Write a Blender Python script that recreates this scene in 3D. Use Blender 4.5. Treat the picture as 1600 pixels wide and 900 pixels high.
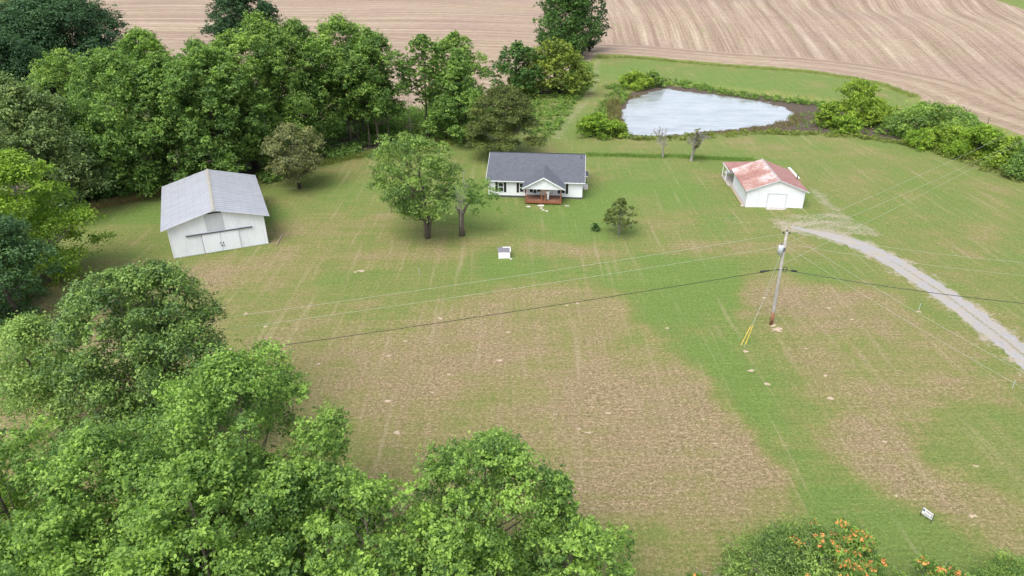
import bpy, bmesh, math, random
import numpy as np
from mathutils import Vector, Matrix

# ------------------------------------------------------------------ camera, world, light, exposure
for o in list(bpy.data.objects): bpy.data.objects.remove(o)
S = bpy.context.scene
COL = S.collection
CAM_H = 38.0; PITCH = math.radians(28.0); FPX = 1067.0
cam = bpy.data.cameras.new("camera"); cam.lens = 24.0; cam.sensor_width = 36.0
cam.clip_end = 6000; cam.clip_start = 0.5
co = bpy.data.objects.new("camera", cam); COL.objects.link(co)
co.location = (0, 0, CAM_H); co.rotation_euler = (math.radians(90) - PITCH, 0, 0)
S.camera = co
SUN_EL, SUN_AZ = math.radians(60), math.radians(215)      # azimuth clockwise from +Y
w = bpy.data.worlds.new("World"); S.world = w; w.use_nodes = True
nt = w.node_tree; nt.nodes.clear()
sky = nt.nodes.new('ShaderNodeTexSky'); sky.sky_type = 'NISHITA'; sky.sun_disc = False
sky.sun_elevation = SUN_EL; sky.sun_rotation = SUN_AZ
sky.air_density = 1.0; sky.dust_density = 3.0; sky.ozone_density = 1.0
hs = nt.nodes.new('ShaderNodeHueSaturation'); hs.inputs['Saturation'].default_value = 0.54
bg = nt.nodes.new('ShaderNodeBackground'); bg.inputs['Strength'].default_value = 0.15
wo = nt.nodes.new('ShaderNodeOutputWorld')
nt.links.new(sky.outputs[0], hs.inputs['Color']); nt.links.new(hs.outputs[0], bg.inputs['Color'])
nt.links.new(bg.outputs[0], wo.inputs['Surface'])
sl = bpy.data.lights.new("sun", 'SUN'); sl.energy = 1.25; sl.angle = math.radians(40); sl.color = (1.0, 0.98, 0.96)
so = bpy.data.objects.new("sun", sl); COL.objects.link(so)
sd = Vector((math.sin(SUN_AZ) * math.cos(SUN_EL), math.cos(SUN_AZ) * math.cos(SUN_EL), math.sin(SUN_EL)))
so.rotation_euler = sd.to_track_quat('Z', 'Y').to_euler()
S.view_settings.view_transform = 'Standard'; S.view_settings.look = 'None'
S.view_settings.gamma = 1.0; S.view_settings.use_curve_mapping = False
S.view_settings.exposure = 1.03

# ------------------------------------------------------------------ terrain maths
CP, SP = math.cos(PITCH), math.sin(PITCH)
def ray(px, py):
    u = (px - 800) / FPX; v = (450 - py) / FPX
    return u, CP + v * SP, -SP + v * CP
def atz(px, py, z=0.0):
    u, dy, dz = ray(px, py); t = (CAM_H - z) / -dz
    return (u * t, dy * t)
def smooth(a, b, x):
    t = np.clip((x - a) / (b - a), 0, 1); return t * t * (3 - 2 * t)
def sdf(poly, X, Y):
    """signed distance, negative inside"""
    P = np.array(poly); n = len(P); d = np.full(X.shape, 1e18); ins = np.zeros(X.shape, bool)
    for i in range(n):
        ax, ay = P[i]; bx, by = P[(i + 1) % n]
        ex, ey = bx - ax, by - ay
        t = np.clip(((X - ax) * ex + (Y - ay) * ey) / (ex * ex + ey * ey + 1e-9), 0, 1)
        d = np.minimum(d, (X - ax - ex * t) ** 2 + (Y - ay - ey * t) ** 2)
        c = ((ay > Y) != (by > Y)) & (X < (bx - ax) * (Y - ay) / (by - ay + 1e-12) + ax)
        ins ^= c
    d = np.sqrt(d); return np.where(ins, -d, d)
def dline(pts, X, Y):
    d = np.full(X.shape, 1e18); s = np.zeros(X.shape); acc = 0.0
    for (ax, ay), (bx, by) in zip(pts[:-1], pts[1:]):
        ex, ey = bx - ax, by - ay; L = math.hypot(ex, ey)
        t = np.clip(((X - ax) * ex + (Y - ay) * ey) / (L * L), 0, 1)
        q = (X - ax - ex * t) ** 2 + (Y - ay - ey * t) ** 2
        m = q < d; d = np.where(m, q, d); s = np.where(m, acc + t * L, s); acc += L
    return np.sqrt(d), s
WZ = -0.8
_rs = np.random.RandomState(5)
_PH = _rs.rand(64, 4)
def wob(X, Y, sc, seed=0, octs=3):
    """cheap smooth pseudo noise about -1..1"""
    r = np.zeros(np.shape(X)); a = 1.0; tot = 0
    for o in range(octs):
        for k in range(4):
            ph = _PH[(seed * 7 + o * 4 + k) % 64]
            ang = ph[0] * 6.283; f = (0.75 + 0.6 * ph[1]) * 6.283 / sc * (2.03 ** o)
            r = r + a * np.sin((X * math.cos(ang) + Y * math.sin(ang)) * f + ph[2] * 6.283 + 1.7 * np.sin((X * math.sin(ang) - Y * math.cos(ang)) * f * .6 + ph[3] * 6.28))
        tot += a * 2.0; a *= 0.55
    return r / tot
WATER = [atz(*p, z=WZ) for p in [(972,190),(971,172),(985,155),(1010,146),(1040,139),(1075,144),(1120,149),(1160,154),(1195,160),(1222,168),(1240,178),(1232,188),(1200,195),(1150,201),(1100,206),(1050,211),(1010,213),(980,210)]]
MUD = [atz(*p, z=WZ) for p in [(960,180),(985,145),(1040,134),(1110,141),(1190,150),(1260,160),(1310,165),(1330,190),(1420,212),(1400,222),(1330,212),(1250,208),(1180,206),(1100,209),(1050,214),(985,214),(962,205)]]
def height(X, Y):
    X = np.asarray(X, float); Y = np.asarray(Y, float)
    dw = sdf(WATER, X, Y) + 0.8 * wob(X, Y, 5, 3); dm = sdf(MUD, X, Y) + 1.0 * wob(X, Y, 9, 1)
    base = 1.2 * smooth(230, 420, Y) * wob(X, Y, 220, 2, 1) + 0.05 * wob(X, Y, 14, 4) * smooth(20, 40, Y)
    base = base + smooth(420, 1600, Y) * 30
    mudh = WZ + 0.10 + 0.10 * wob(X, Y, 4, 5) + np.clip(dw, 0, 10) * 0.008
    inw = WZ + np.clip(dw, -4, 0) * 0.5 + 0.02
    low = np.where(dw < 0, inw, np.minimum(mudh, WZ + np.maximum(dw, 0) * .15 + .02))
    k = smooth(0.0, 5.5, dm)
    return low * (1 - k) + base * k
def h1(x, y): return float(height(np.array([x]), np.array([y]))[0])
def at(px, py):
    """terrain point seen at photo pixel"""
    u, dy, dz = ray(px, py); z = 0.0
    for _ in range(8):
        t = (CAM_H - z) / -dz; z = h1(u * t, dy * t)
    return Vector((u * t, dy * t, z))
def hat(py, y):
    """height above datum of something seen at row py when it stands at distance y"""
    _, dy, dz = ray(800, py); return CAM_H + dz * y / dy
def scale_at(y, z=0): return FPX / (y * CP + (CAM_H - z) * SP)

# ------------------------------------------------------------------ materials
def mat(name):
    m = bpy.data.materials.new(name); m.use_nodes = True
    n = m.node_tree; b = n.nodes['Principled BSDF']; return m, n, b
def N(n, t, **kw):
    x = n.nodes.new(t)
    for k, v in kw.items():
        if hasattr(x, k) and k not in x.inputs: setattr(x, k, v)
        else: x.inputs[k].default_value = v
    return x
def L(n, a, b): n.links.new(a, b)
def c4(c): return (c[0], c[1], c[2], 1.0)
def noise(n, vec, scale, detail=4, rough=.6, dist=0):
    x = n.nodes.new('ShaderNodeTexNoise'); x.inputs['Scale'].default_value = scale
    x.inputs['Detail'].default_value = detail; x.inputs['Roughness'].default_value = rough
    x.inputs['Distortion'].default_value = dist
    if vec is not None: L(n, vec, x.inputs['Vector'])
    return x.outputs['Fac']
def ramp(n, fac, stops):
    r = n.nodes.new('ShaderNodeValToRGB'); e = r.color_ramp.elements
    while len(e) < len(stops): e.new(0.5)
    for i, (p, c) in enumerate(stops):
        e[i].position = p; e[i].color = c4(c) if not isinstance(c, (int, float)) else (c, c, c, 1)
    L(n, fac, r.inputs[0]); return r.outputs[0]
def mix(n, f, a, b, mode='MIX'):
    x = n.nodes.new('ShaderNodeMix'); x.data_type = 'RGBA'; x.blend_type = mode
    for s, v in ((x.inputs[0], f), (x.inputs[6], a), (x.inputs[7], b)):
        if isinstance(v, (int, float)): s.default_value = v
        elif isinstance(v, tuple): s.default_value = c4(v)
        else: L(n, v, s)
    return x.outputs[2]
def math_(n, op, a, b=None, c=None, clamp=False):
    x = n.nodes.new('ShaderNodeMath'); x.operation = op; x.use_clamp = clamp
    for i, v in enumerate((a, b, c)):
        if v is None: continue
        if isinstance(v, (int, float)): x.inputs[i].default_value = v
        else: L(n, v, x.inputs[i])
    return x.outputs[0]
def mapping(n, vec, scale=(1, 1, 1), rot=(0, 0, 0)):
    x = n.nodes.new('ShaderNodeMapping'); x.inputs['Scale'].default_value = scale; x.inputs['Rotation'].default_value = rot
    L(n, vec, x.inputs['Vector']); return x.outputs[0]
def coord(n, which='Object'):
    return n.nodes.new('ShaderNodeTexCoord').outputs[which]
def bump(n, b, h, strength=.4, dist=.05):
    x = n.nodes.new('ShaderNodeBump'); x.inputs['Strength'].default_value = strength; x.inputs['Distance'].default_value = dist
    L(n, h, x.inputs['Height']); L(n, x.outputs[0], b.inputs['Normal'])

def plain(name, col, rough=.7, var=.25, sc=3.0, metal=0.0, bmp=0.0):
    m, n, b = mat(name); oc = coord(n)
    f = noise(n, oc, sc, 6, .65)
    d = tuple(max(0, x * (1 - var)) for x in col); e = tuple(min(1, x * (1 + var * .5)) for x in col)
    L(n, ramp(n, f, [(.3, d), (.7, e)]), b.inputs['Base Color'])
    b.inputs['Roughness'].default_value = rough; b.inputs['Metallic'].default_value = metal
    if bmp: bump(n, b, noise(n, oc, sc * 6, 5), bmp, .02)
    return m

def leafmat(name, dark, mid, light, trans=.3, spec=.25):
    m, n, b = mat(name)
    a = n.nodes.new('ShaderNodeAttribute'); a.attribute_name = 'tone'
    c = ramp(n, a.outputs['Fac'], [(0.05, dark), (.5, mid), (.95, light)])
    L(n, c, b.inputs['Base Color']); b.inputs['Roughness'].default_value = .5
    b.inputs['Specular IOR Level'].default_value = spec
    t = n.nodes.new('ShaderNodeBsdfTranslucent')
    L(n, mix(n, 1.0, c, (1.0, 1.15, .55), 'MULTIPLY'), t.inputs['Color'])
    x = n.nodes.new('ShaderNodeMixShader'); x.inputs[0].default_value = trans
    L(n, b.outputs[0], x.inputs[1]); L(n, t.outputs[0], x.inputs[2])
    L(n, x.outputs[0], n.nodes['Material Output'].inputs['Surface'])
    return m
M = {}
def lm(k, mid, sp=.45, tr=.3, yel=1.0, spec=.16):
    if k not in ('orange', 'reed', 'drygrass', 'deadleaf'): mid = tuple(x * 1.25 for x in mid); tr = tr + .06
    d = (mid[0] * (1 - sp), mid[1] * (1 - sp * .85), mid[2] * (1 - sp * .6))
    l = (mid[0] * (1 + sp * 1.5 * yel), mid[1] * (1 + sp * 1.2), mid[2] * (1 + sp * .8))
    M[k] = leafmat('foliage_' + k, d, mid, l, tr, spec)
lm('fresh', (0.170, 0.275, 0.062), .5, .34)
lm('poplar', (0.160, 0.262, 0.062), .5, .34)
lm('green', (0.140, 0.230, 0.058), .45)
lm('midgreen', (0.165, 0.255, 0.062), .5)
lm('deep', (0.068, 0.135, 0.036), .45, .2)
lm('oak', (0.042, 0.088, 0.038), .45, .18)
lm('greygreen', (0.150, 0.210, 0.075), .35, .22)
lm('blue', (0.070, 0.135, 0.052), .4, .2)
lm('yellow', (0.185, 0.285, 0.040), .4, .34)
lm('willow', (0.205, 0.290, 0.045), .45, .34)
lm('darkshiny', (0.112, 0.185, 0.046), .55, .15, 1.0, .3)
lm('olive', (0.165, 0.180, 0.075), .45, .2)
lm('cedar', (0.100, 0.130, 0.036), .5, .12)
lm('palegreen', (0.205, 0.300, 0.085), .35, .3)
lm('maple', (0.165, 0.250, 0.068), .45, .3)
lm('weed', (0.150, 0.240, 0.055), .45, .3)
lm('weedyellow', (0.175, 0.215, 0.055), .4, .3)
lm('reed', (.170, .150, .060), .45, .15)
lm('orange', (.90, .40, .15), .2, .25)
lm('olive2', (.100, .130, .035), .5, .25)
lm('drygrass', (.33, .27, .12), .3, .2)
lm('deadleaf', (.30, .27, .22), .3, .1)
def barkmat(name, col):
    m, n, b = mat(name); oc = coord(n)
    f = noise(n, mapping(n, oc, (6, 6, 1.2)), 2.2, 7, .7)
    L(n, ramp(n, f, [(.3, tuple(x * .45 for x in col)), (.65, col)]), b.inputs['Base Color'])
    b.inputs['Roughness'].default_value = .9; bump(n, b, f, .8, .05); return m
M['bark'] = barkmat('bark_grey', (.16, .13, .10)); M['darkbark'] = barkmat('bark_dark', (.085, .068, .052))
M['palebark'] = barkmat('bark_pale', (.34, .31, .27)); M['deadwood'] = barkmat('bark_dead', (.42, .39, .35))

def ribs(name, col, dirt, period, axis=0, depth=.6, rough=.45, sc=1.0, metal=0.0):
    m, n, b = mat(name); oc = coord(n)
    sx = n.nodes.new('ShaderNodeSeparateXYZ'); L(n, oc, sx.inputs[0])
    s = math_(n, 'SINE', math_(n, 'MULTIPLY', sx.outputs[axis], 2 * math.pi / period))
    f = noise(n, mapping(n, oc, (1, 1, .35)), sc, 6, .65)
    g = noise(n, mapping(n, oc, (3, 3, .5)), 2.2, 5, .7)
    c = mix(n, math_(n, 'MULTIPLY', ramp(n, f, [(.42, 0.0), (.75, 1.0)]), .55), col, dirt)
    c = mix(n, math_(n, 'MULTIPLY', ramp(n, g, [(.5, 0.0), (.8, 1.0)]), .35), c, dirt)
    c = mix(n, math_(n, 'MULTIPLY', ramp(n, s, [(.0, 1.0), (.35, 0.0)]), .18), c, tuple(x * .6 for x in col))
    L(n, c, b.inputs['Base Color']); b.inputs['Roughness'].default_value = rough; b.inputs['Metallic'].default_value = metal
    bump(n, b, s, depth * .5, .02); return m
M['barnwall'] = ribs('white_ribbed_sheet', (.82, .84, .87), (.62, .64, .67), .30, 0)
M['barnwall_y_shaded'] = ribs('white_ribbed_sheet_shaded', (.62, .64, .68), (.42, .44, .48), .30, 1)  # same white sheet, darker for the side walls: their shade is put into the colour
M['patch'] = ribs('weathered_ribbed_sheet', (.56, .58, .61), (.42, .44, .47), .30, 0)
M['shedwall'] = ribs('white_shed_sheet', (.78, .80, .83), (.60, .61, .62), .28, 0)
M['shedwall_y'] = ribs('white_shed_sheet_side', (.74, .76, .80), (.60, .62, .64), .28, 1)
M['siding'] = ribs('white_lap_siding', (.82, .83, .85), (.74, .75, .76), .20, 2, .5)
M['garagedoor'] = ribs('white_panel_door', (.74, .76, .79), (.64, .65, .66), .53, 2, .15)
M['white'] = plain('white_paint', (.82, .82, .83), .5, .08)
M['black'] = plain('black_paint', (.018, .018, .022), .5, .3)
M['darkmetal'] = plain('dark_metal', (.10, .10, .12), .5, .3)
M['glass'] = plain('window_glass', (.02, .025, .03), .08, .2)
M['foundation'] = plain('foundation_block', (.09, .09, .09), .9, .3)
M['concrete'] = plain('concrete', (.42, .39, .34), .9, .3, 2.5, 0, .3)
M['stone'] = plain('pale_stone', (.60, .56, .50), .9, .25, 3, 0, .4)
M['redwood'] = plain('stained_redwood', (.28, .105, .05), .6, .35, 4)
M['deck'] = plain('deck_boards', (.27, .13, .085), .7, .35, 3)
M['beige'] = plain('beige_ridge_metal', (.36, .34, .29), .6, .3)
M['yellow_plastic'] = plain('yellow_guard', (.75, .50, .04), .5, .15)
M['galv'] = plain('galvanised_wire', (.42, .43, .42), .5, .1)
M['transformer'] = plain('grey_enamel', (.50, .53, .56), .4, .1)
M['sawdust'] = plain('bare_clay', (.44, .34, .24), .95, .25, 6)
M['signblue'] = plain('navy_print', (.03, .04, .14), .6, .1)
M['signred'] = plain('red_print', (.35, .04, .10), .6, .1)
M['skin'] = plain('skin', (.20, .11, .07), .6, .1); M['hair'] = plain('hair', (.02, .015, .012), .7, .2)
M['shoe'] = plain('maroon_shoe', (.16, .03, .025), .6, .2)
def shingle():
    m, n, b = mat('charcoal_shingles'); oc = coord(n)
    br = n.nodes.new('ShaderNodeTexBrick'); L(n, mapping(n, oc, (1, 1, 1)), br.inputs['Vector'])
    br.inputs['Scale'].default_value = 1.0; br.inputs['Brick Width'].default_value = .33; br.inputs['Row Height'].default_value = .14
    br.inputs['Mortar Size'].default_value = .012
    br.inputs['Color1'].default_value = (.055, .065, .082, 1); br.inputs['Color2'].default_value = (.12, .13, .15, 1); br.inputs['Mortar'].default_value = (.03, .033, .04, 1)
    f = noise(n, oc, 1.3, 7, .7); g = noise(n, oc, 14, 3, .8)
    c = mix(n, .55, br.outputs['Color'], ramp(n, g, [(.3, (.05, .058, .07)), (.7, (.15, .16, .185))]))
    c = mix(n, .35, c, ramp(n, f, [(.35, (.065, .07, .085)), (.7, (.13, .14, .155))]))
    L(n, c, b.inputs['Base Color']); b.inputs['Roughness'].default_value = .85; bump(n, b, g, .3, .02); return m
M['shingle'] = shingle()
def rust():
    m, n, b = mat('rusty_painted_tin'); oc = coord(n)
    big = noise(n, oc, .28, 3, .5); f = noise(n, mapping(n, oc, (.8, 4.0, .8)), 2.4, 7, .8)
    g = noise(n, mapping(n, oc, (.8, 4, .8)), 5, 5, .7)
    s = math_(n, 'ADD', math_(n, 'MULTIPLY', big, .5), math_(n, 'MULTIPLY', f, .72))
    c = ramp(n, s, [(.54, (.58, .52, .50)), (.585, (.42, .27, .22)), (.61, (.33, .13, .085)), (.75, (.20, .065, .045))])
    c = mix(n, math_(n, 'MULTIPLY', ramp(n, g, [(.52, 0.0), (.60, 1.0)]), .6), c, (.62, .56, .54))
    L(n, c, b.inputs['Base Color']); b.inputs['Roughness'].default_value = .7
    sx = n.nodes.new('ShaderNodeSeparateXYZ'); L(n, oc, sx.inputs[0])
    bump(n, b, math_(n, 'SINE', math_(n, 'MULTIPLY', sx.outputs[1], 21)), .35, .03)
    return m
M['rust'] = rust()
M['redtin'] = ribs('faded_red_tin', (.30, .125, .105), (.42, .27, .23), .32, 1, .5, .6, .8)
def barnroof():
    m, n, b = mat('grey_barn_roof_sheets'); oc = coord(n)
    sx = n.nodes.new('ShaderNodeSeparateXYZ'); L(n, oc, sx.inputs[0])
    def band(ax, per, th, off=0.0):
        fr = math_(n, 'FRACT', math_(n, 'ADD', math_(n, 'DIVIDE', sx.outputs[ax], per), off))
        return math_(n, 'LESS_THAN', fr, th)
    y1 = math_(n, 'SINE', math_(n, 'MULTIPLY', sx.outputs[1], 2 * math.pi / .82)); x1 = band(0, .95, .07, .4)
    c = mix(n, math_(n, 'MULTIPLY', math_(n, 'ADD', y1, 1), .42), (.47, .48, .50), (.27, .28, .31))
    c = mix(n, math_(n, 'MULTIPLY', x1, .5), c, (.25, .26, .29))
    f = noise(n, mapping(n, oc, (.35, 1, 1)), .9, 6, .7); g = noise(n, oc, 3.5, 5, .7)
    c = mix(n, math_(n, 'MULTIPLY', ramp(n, f, [(.4, 0.0), (.7, 1.0)]), .5), c, (.23, .25, .29))
    c = mix(n, math_(n, 'MULTIPLY', ramp(n, g, [(.5, 0.0), (.8, 1.0)]), .5), c, (.50, .52, .55))
    L(n, c, b.inputs['Base Color']); b.inputs['Roughness'].default_value = .5; b.inputs['Metallic'].default_value = .15
    bump(n, b, math_(n, 'SINE', math_(n, 'MULTIPLY', sx.outputs[1], 21)), .25, .02)
    return m
M['barnroof'] = barnroof()
def gravel():
    m, n, b = mat('gravel'); oc = coord(n)
    a = n.nodes.new('ShaderNodeAttribute'); a.attribute_name = 'mid'
    g = noise(n, oc, 7, 6, .8); f = noise(n, oc, .6, 4, .6); q = noise(n, oc, 2.5, 5, .7)
    c = ramp(n, g, [(.3, (.19, .18, .17)), (.7, (.40, .39, .385))])
    c = mix(n, math_(n, 'MULTIPLY', ramp(n, f, [(.42, 0.0), (.62, 1.0)]), .75), c, (.33, .285, .22))
    mk = math_(n, 'ADD', a.outputs['Fac'], math_(n, 'MULTIPLY', math_(n, 'SUBTRACT', q, .5), 2.4))
    c = mix(n, math_(n, 'MULTIPLY', ramp(n, mk, [(.62, 0.0), (.85, 1.0)]), .8), c, (.21, .19, .10))
    L(n, c, b.inputs['Base Color']); b.inputs['Roughness'].default_value = .95; bump(n, b, g, .5, .04); return m
M['gravel'] = gravel()

def groundmat():
    m, n, b = mat('ground_cover'); oc = coord(n)
    A = n.nodes.new('ShaderNodeAttribute'); A.attribute_name = 'ga'; B = n.nodes.new('ShaderNodeAttribute'); B.attribute_name = 'gb'
    sa = n.nodes.new('ShaderNodeSeparateColor'); L(n, A.outputs['Color'], sa.inputs[0])
    sb = n.nodes.new('ShaderNodeSeparateColor'); L(n, B.outputs['Color'], sb.inputs[0])
    dry, lush, bare = sa.outputs; field, mud, yel = sb.outputs
    n1 = noise(n, mapping(n, oc, (1.0, 1.5, 1)), 2.6, 5, .8)              # tufts
    n2 = noise(n, mapping(n, oc, (.5, 1.3, 1)), .55, 5, .7)              # 2 m mottling
    n3 = noise(n, oc, .11, 4, .6)                                   # 9 m patches
    n4 = noise(n, mapping(n, oc, (.18, 2.2, 1)), .9, 3, .6)          # mowing streaks across
    n5 = noise(n, mapping(n, oc, (1.6, .07, 1)), .8, 3, .6)          # wheel streaks away from the viewer
    n6 = noise(n, mapping(n, oc, (.8, 1.3, 1)), 6.5, 5, .9)
    uvr = n.nodes.new('ShaderNodeUVMap'); uvr.uv_map = 'rows'
    n7 = noise(n, mapping(n, uvr.outputs[0], (.03, 1.0, 1)), .55, 4, .7)
    n8 = noise(n, mapping(n, uvr.outputs[0], (.12, 1.6, 1)), 1.6, 3, .7)
    n9 = noise(n, oc, .24, 6, .72, .4)
    def sub(x, k): return math_(n, 'MULTIPLY', math_(n, 'SUBTRACT', x, .5), k)
    d = dry
    for q_, k_ in ((n1, .45), (n2, .5), (n3, .75), (n4, .28), (n5, .42), (n6, .35), (n7, .5), (n8, .15), (n9, .5)): d = math_(n, 'ADD', d, sub(q_, k_))
    g1 = ramp(n, n1, [(.3, (.095, .135, .026)), (.7, (.205, .255, .078))])
    g2 = ramp(n, n1, [(.3, (.080, .140, .024)), (.7, (.180, .262, .068))])
    green = mix(n, math_(n, 'ADD', lush, sub(n2, 1.0), clamp=True), g1, g2)
    tan = ramp(n, math_(n, 'ADD', math_(n, 'MULTIPLY', n1, .6), math_(n, 'MULTIPLY', n6, .4)), [(.36, (.110, .082, .040)), (.50, (.255, .192, .105)), (.62, (.430, .345, .220))])
    olive = ramp(n, n1, [(.3, (.135, .145, .040)), (.7, (.265, .255, .095))])
    c = mix(n, ramp(n, d, [(.20, 0.0), (.60, 1.0)]), green, olive); c = mix(n, ramp(n, d, [(.50, 0.0), (.92, 1.0)]), c, tan)
    c = mix(n, math_(n, 'MULTIPLY', yel, .8), c, ramp(n, n1, [(.3, (.16, .18, .04)), (.7, (.30, .30, .10))]))
    dk = ramp(n, math_(n, 'ADD', math_(n, 'MULTIPLY', n6, .85), math_(n, 'MULTIPLY', n8, .15)), [(.34, (.50, .50, .46)), (.50, (.95, .95, .95)), (.64, (1.38, 1.35, 1.30))])
    c = mix(n, 1.0, c, dk, 'MULTIPLY')
    c = mix(n, math_(n, 'MULTIPLY', ramp(n, n5, [(.58, 0.0), (.74, 1.0)]), .26), c, (.40, .36, .22))
    bm = math_(n, 'ADD', bare, math_(n, 'ADD', sub(n1, 1.3), sub(n2, .8)))
    bcol = ramp(n, n6, [(.3, (.27, .21, .15)), (.7, (.52, .45, .37))])
    c = mix(n, ramp(n, bm, [(.40, 0.0), (.78, .9)]), c, bcol)
    # mud round the pond
    mcol = ramp(n, n1, [(.3, (.050, .038, .028)), (.6, (.125, .098, .075)), (.72, (.10, .12, .03))])
    c = mix(n, ramp(n, math_(n, 'ADD', mud, sub(n2, .5)), [(.42, 0.0), (.55, 1.0)]), c, mcol)
    # stubble field, rows follow the uv
    uv = n.nodes.new('ShaderNodeUVMap'); uv.uv_map = 'rows'
    r1 = noise(n, mapping(n, uv.outputs[0], (.006, 1.0, 1)), 1.5, 5, .75, .0)
    r2 = noise(n, mapping(n, uv.outputs[0], (.004, .3, 1)), .8, 3, .6, .0)
    r3 = noise(n, mapping(n, uv.outputs[0], (.03, .3, 1)), .6, 3, .7, .0)
    su = n.nodes.new('ShaderNodeSeparateXYZ'); L(n, uv.outputs[0], su.inputs[0])
    r6 = math_(n, 'SINE', math_(n, 'ADD', math_(n, 'MULTIPLY', su.outputs[1], .95), math_(n, 'MULTIPLY', r2, 3.0)))
    r4 = noise(n, oc, .022, 3, .5); r5 = noise(n, mapping(n, uv.outputs[0], (.16, 1.0, 1)), 1.6, 4, .8)
    t = math_(n, 'ADD', math_(n, 'MULTIPLY', r1, .40), math_(n, 'MULTIPLY', r2, .34)); t = math_(n, 'ADD', t, math_(n, 'MULTIPLY', r5, .26)); t = math_(n, 'ADD', t, math_(n, 'MULTIPLY', r6, .014)); t = math_(n, 'ADD', t, math_(n, 'ADD', math_(n, 'MULTIPLY', math_(n, 'SUBTRACT', n2, .5), .22), math_(n, 'MULTIPLY', math_(n, 'SUBTRACT', n1, .5), .22)))
    fc = ramp(n, t, [(.36, (.150, .105, .070)), (.46, (.262, .192, .132)), (.54, (.350, .272, .194)), (.66, (.56, .475, .37))])
    fc = mix(n, ramp(n, r4, [(.45, 0.0), (.7, .6)]), fc, ramp(n, t, [(.38, (.18, .12, .095)), (.6, (.34, .245, .195))]))
    gw = math_(n, 'ADD', r3, math_(n, 'MULTIPLY', sub(n3, 1), .35))
    fc = mix(n, math_(n, 'MULTIPLY', ramp(n, gw, [(.64, 0.0), (.71, 1.0)]), .55), fc, (.21, .23, .085))
    c = mix(n, ramp(n, math_(n, 'ADD', field, sub(n2, .35)), [(.42, 0.0), (.58, 1.0)]), c, fc)
    L(n, c, b.inputs['Base Color']); b.inputs['Roughness'].default_value = .95; b.inputs['Specular IOR Level'].default_value = .15
    hh = math_(n, 'ADD', math_(n, 'MULTIPLY', n6, .5), n1)
    bump(n, b, hh, .8, .14)
    return m
M['ground'] = groundmat()
def watermat():
    m, n, b = mat('pond_water'); oc = coord(n)
    wf = noise(n, mapping(n, oc, (.12, .3, 1)), 1.0, 5, .7); wg = noise(n, oc, .9, 4, .75)
    L(n, mix(n, ramp(n, wg, [(.60, 0.0), (.72, .5)]), ramp(n, wf, [(.35, (.23, .25, .25)), (.6, (.36, .38, .395))]), (.10, .10, .075)), b.inputs['Base Color'])  # pale base colour stands in for part of the sky reflection
    L(n, ramp(n, wf, [(.35, .06), (.65, .30)]), b.inputs['Roughness'])
    b.inputs['Specular IOR Level'].default_value = 1.0; b.inputs['IOR'].default_value = 1.6
    bump(n, b, noise(n, mapping(n, oc, (1, 2, 1)), 1.6, 5, .7), .25, .05); return m
M['water'] = watermat()

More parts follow.
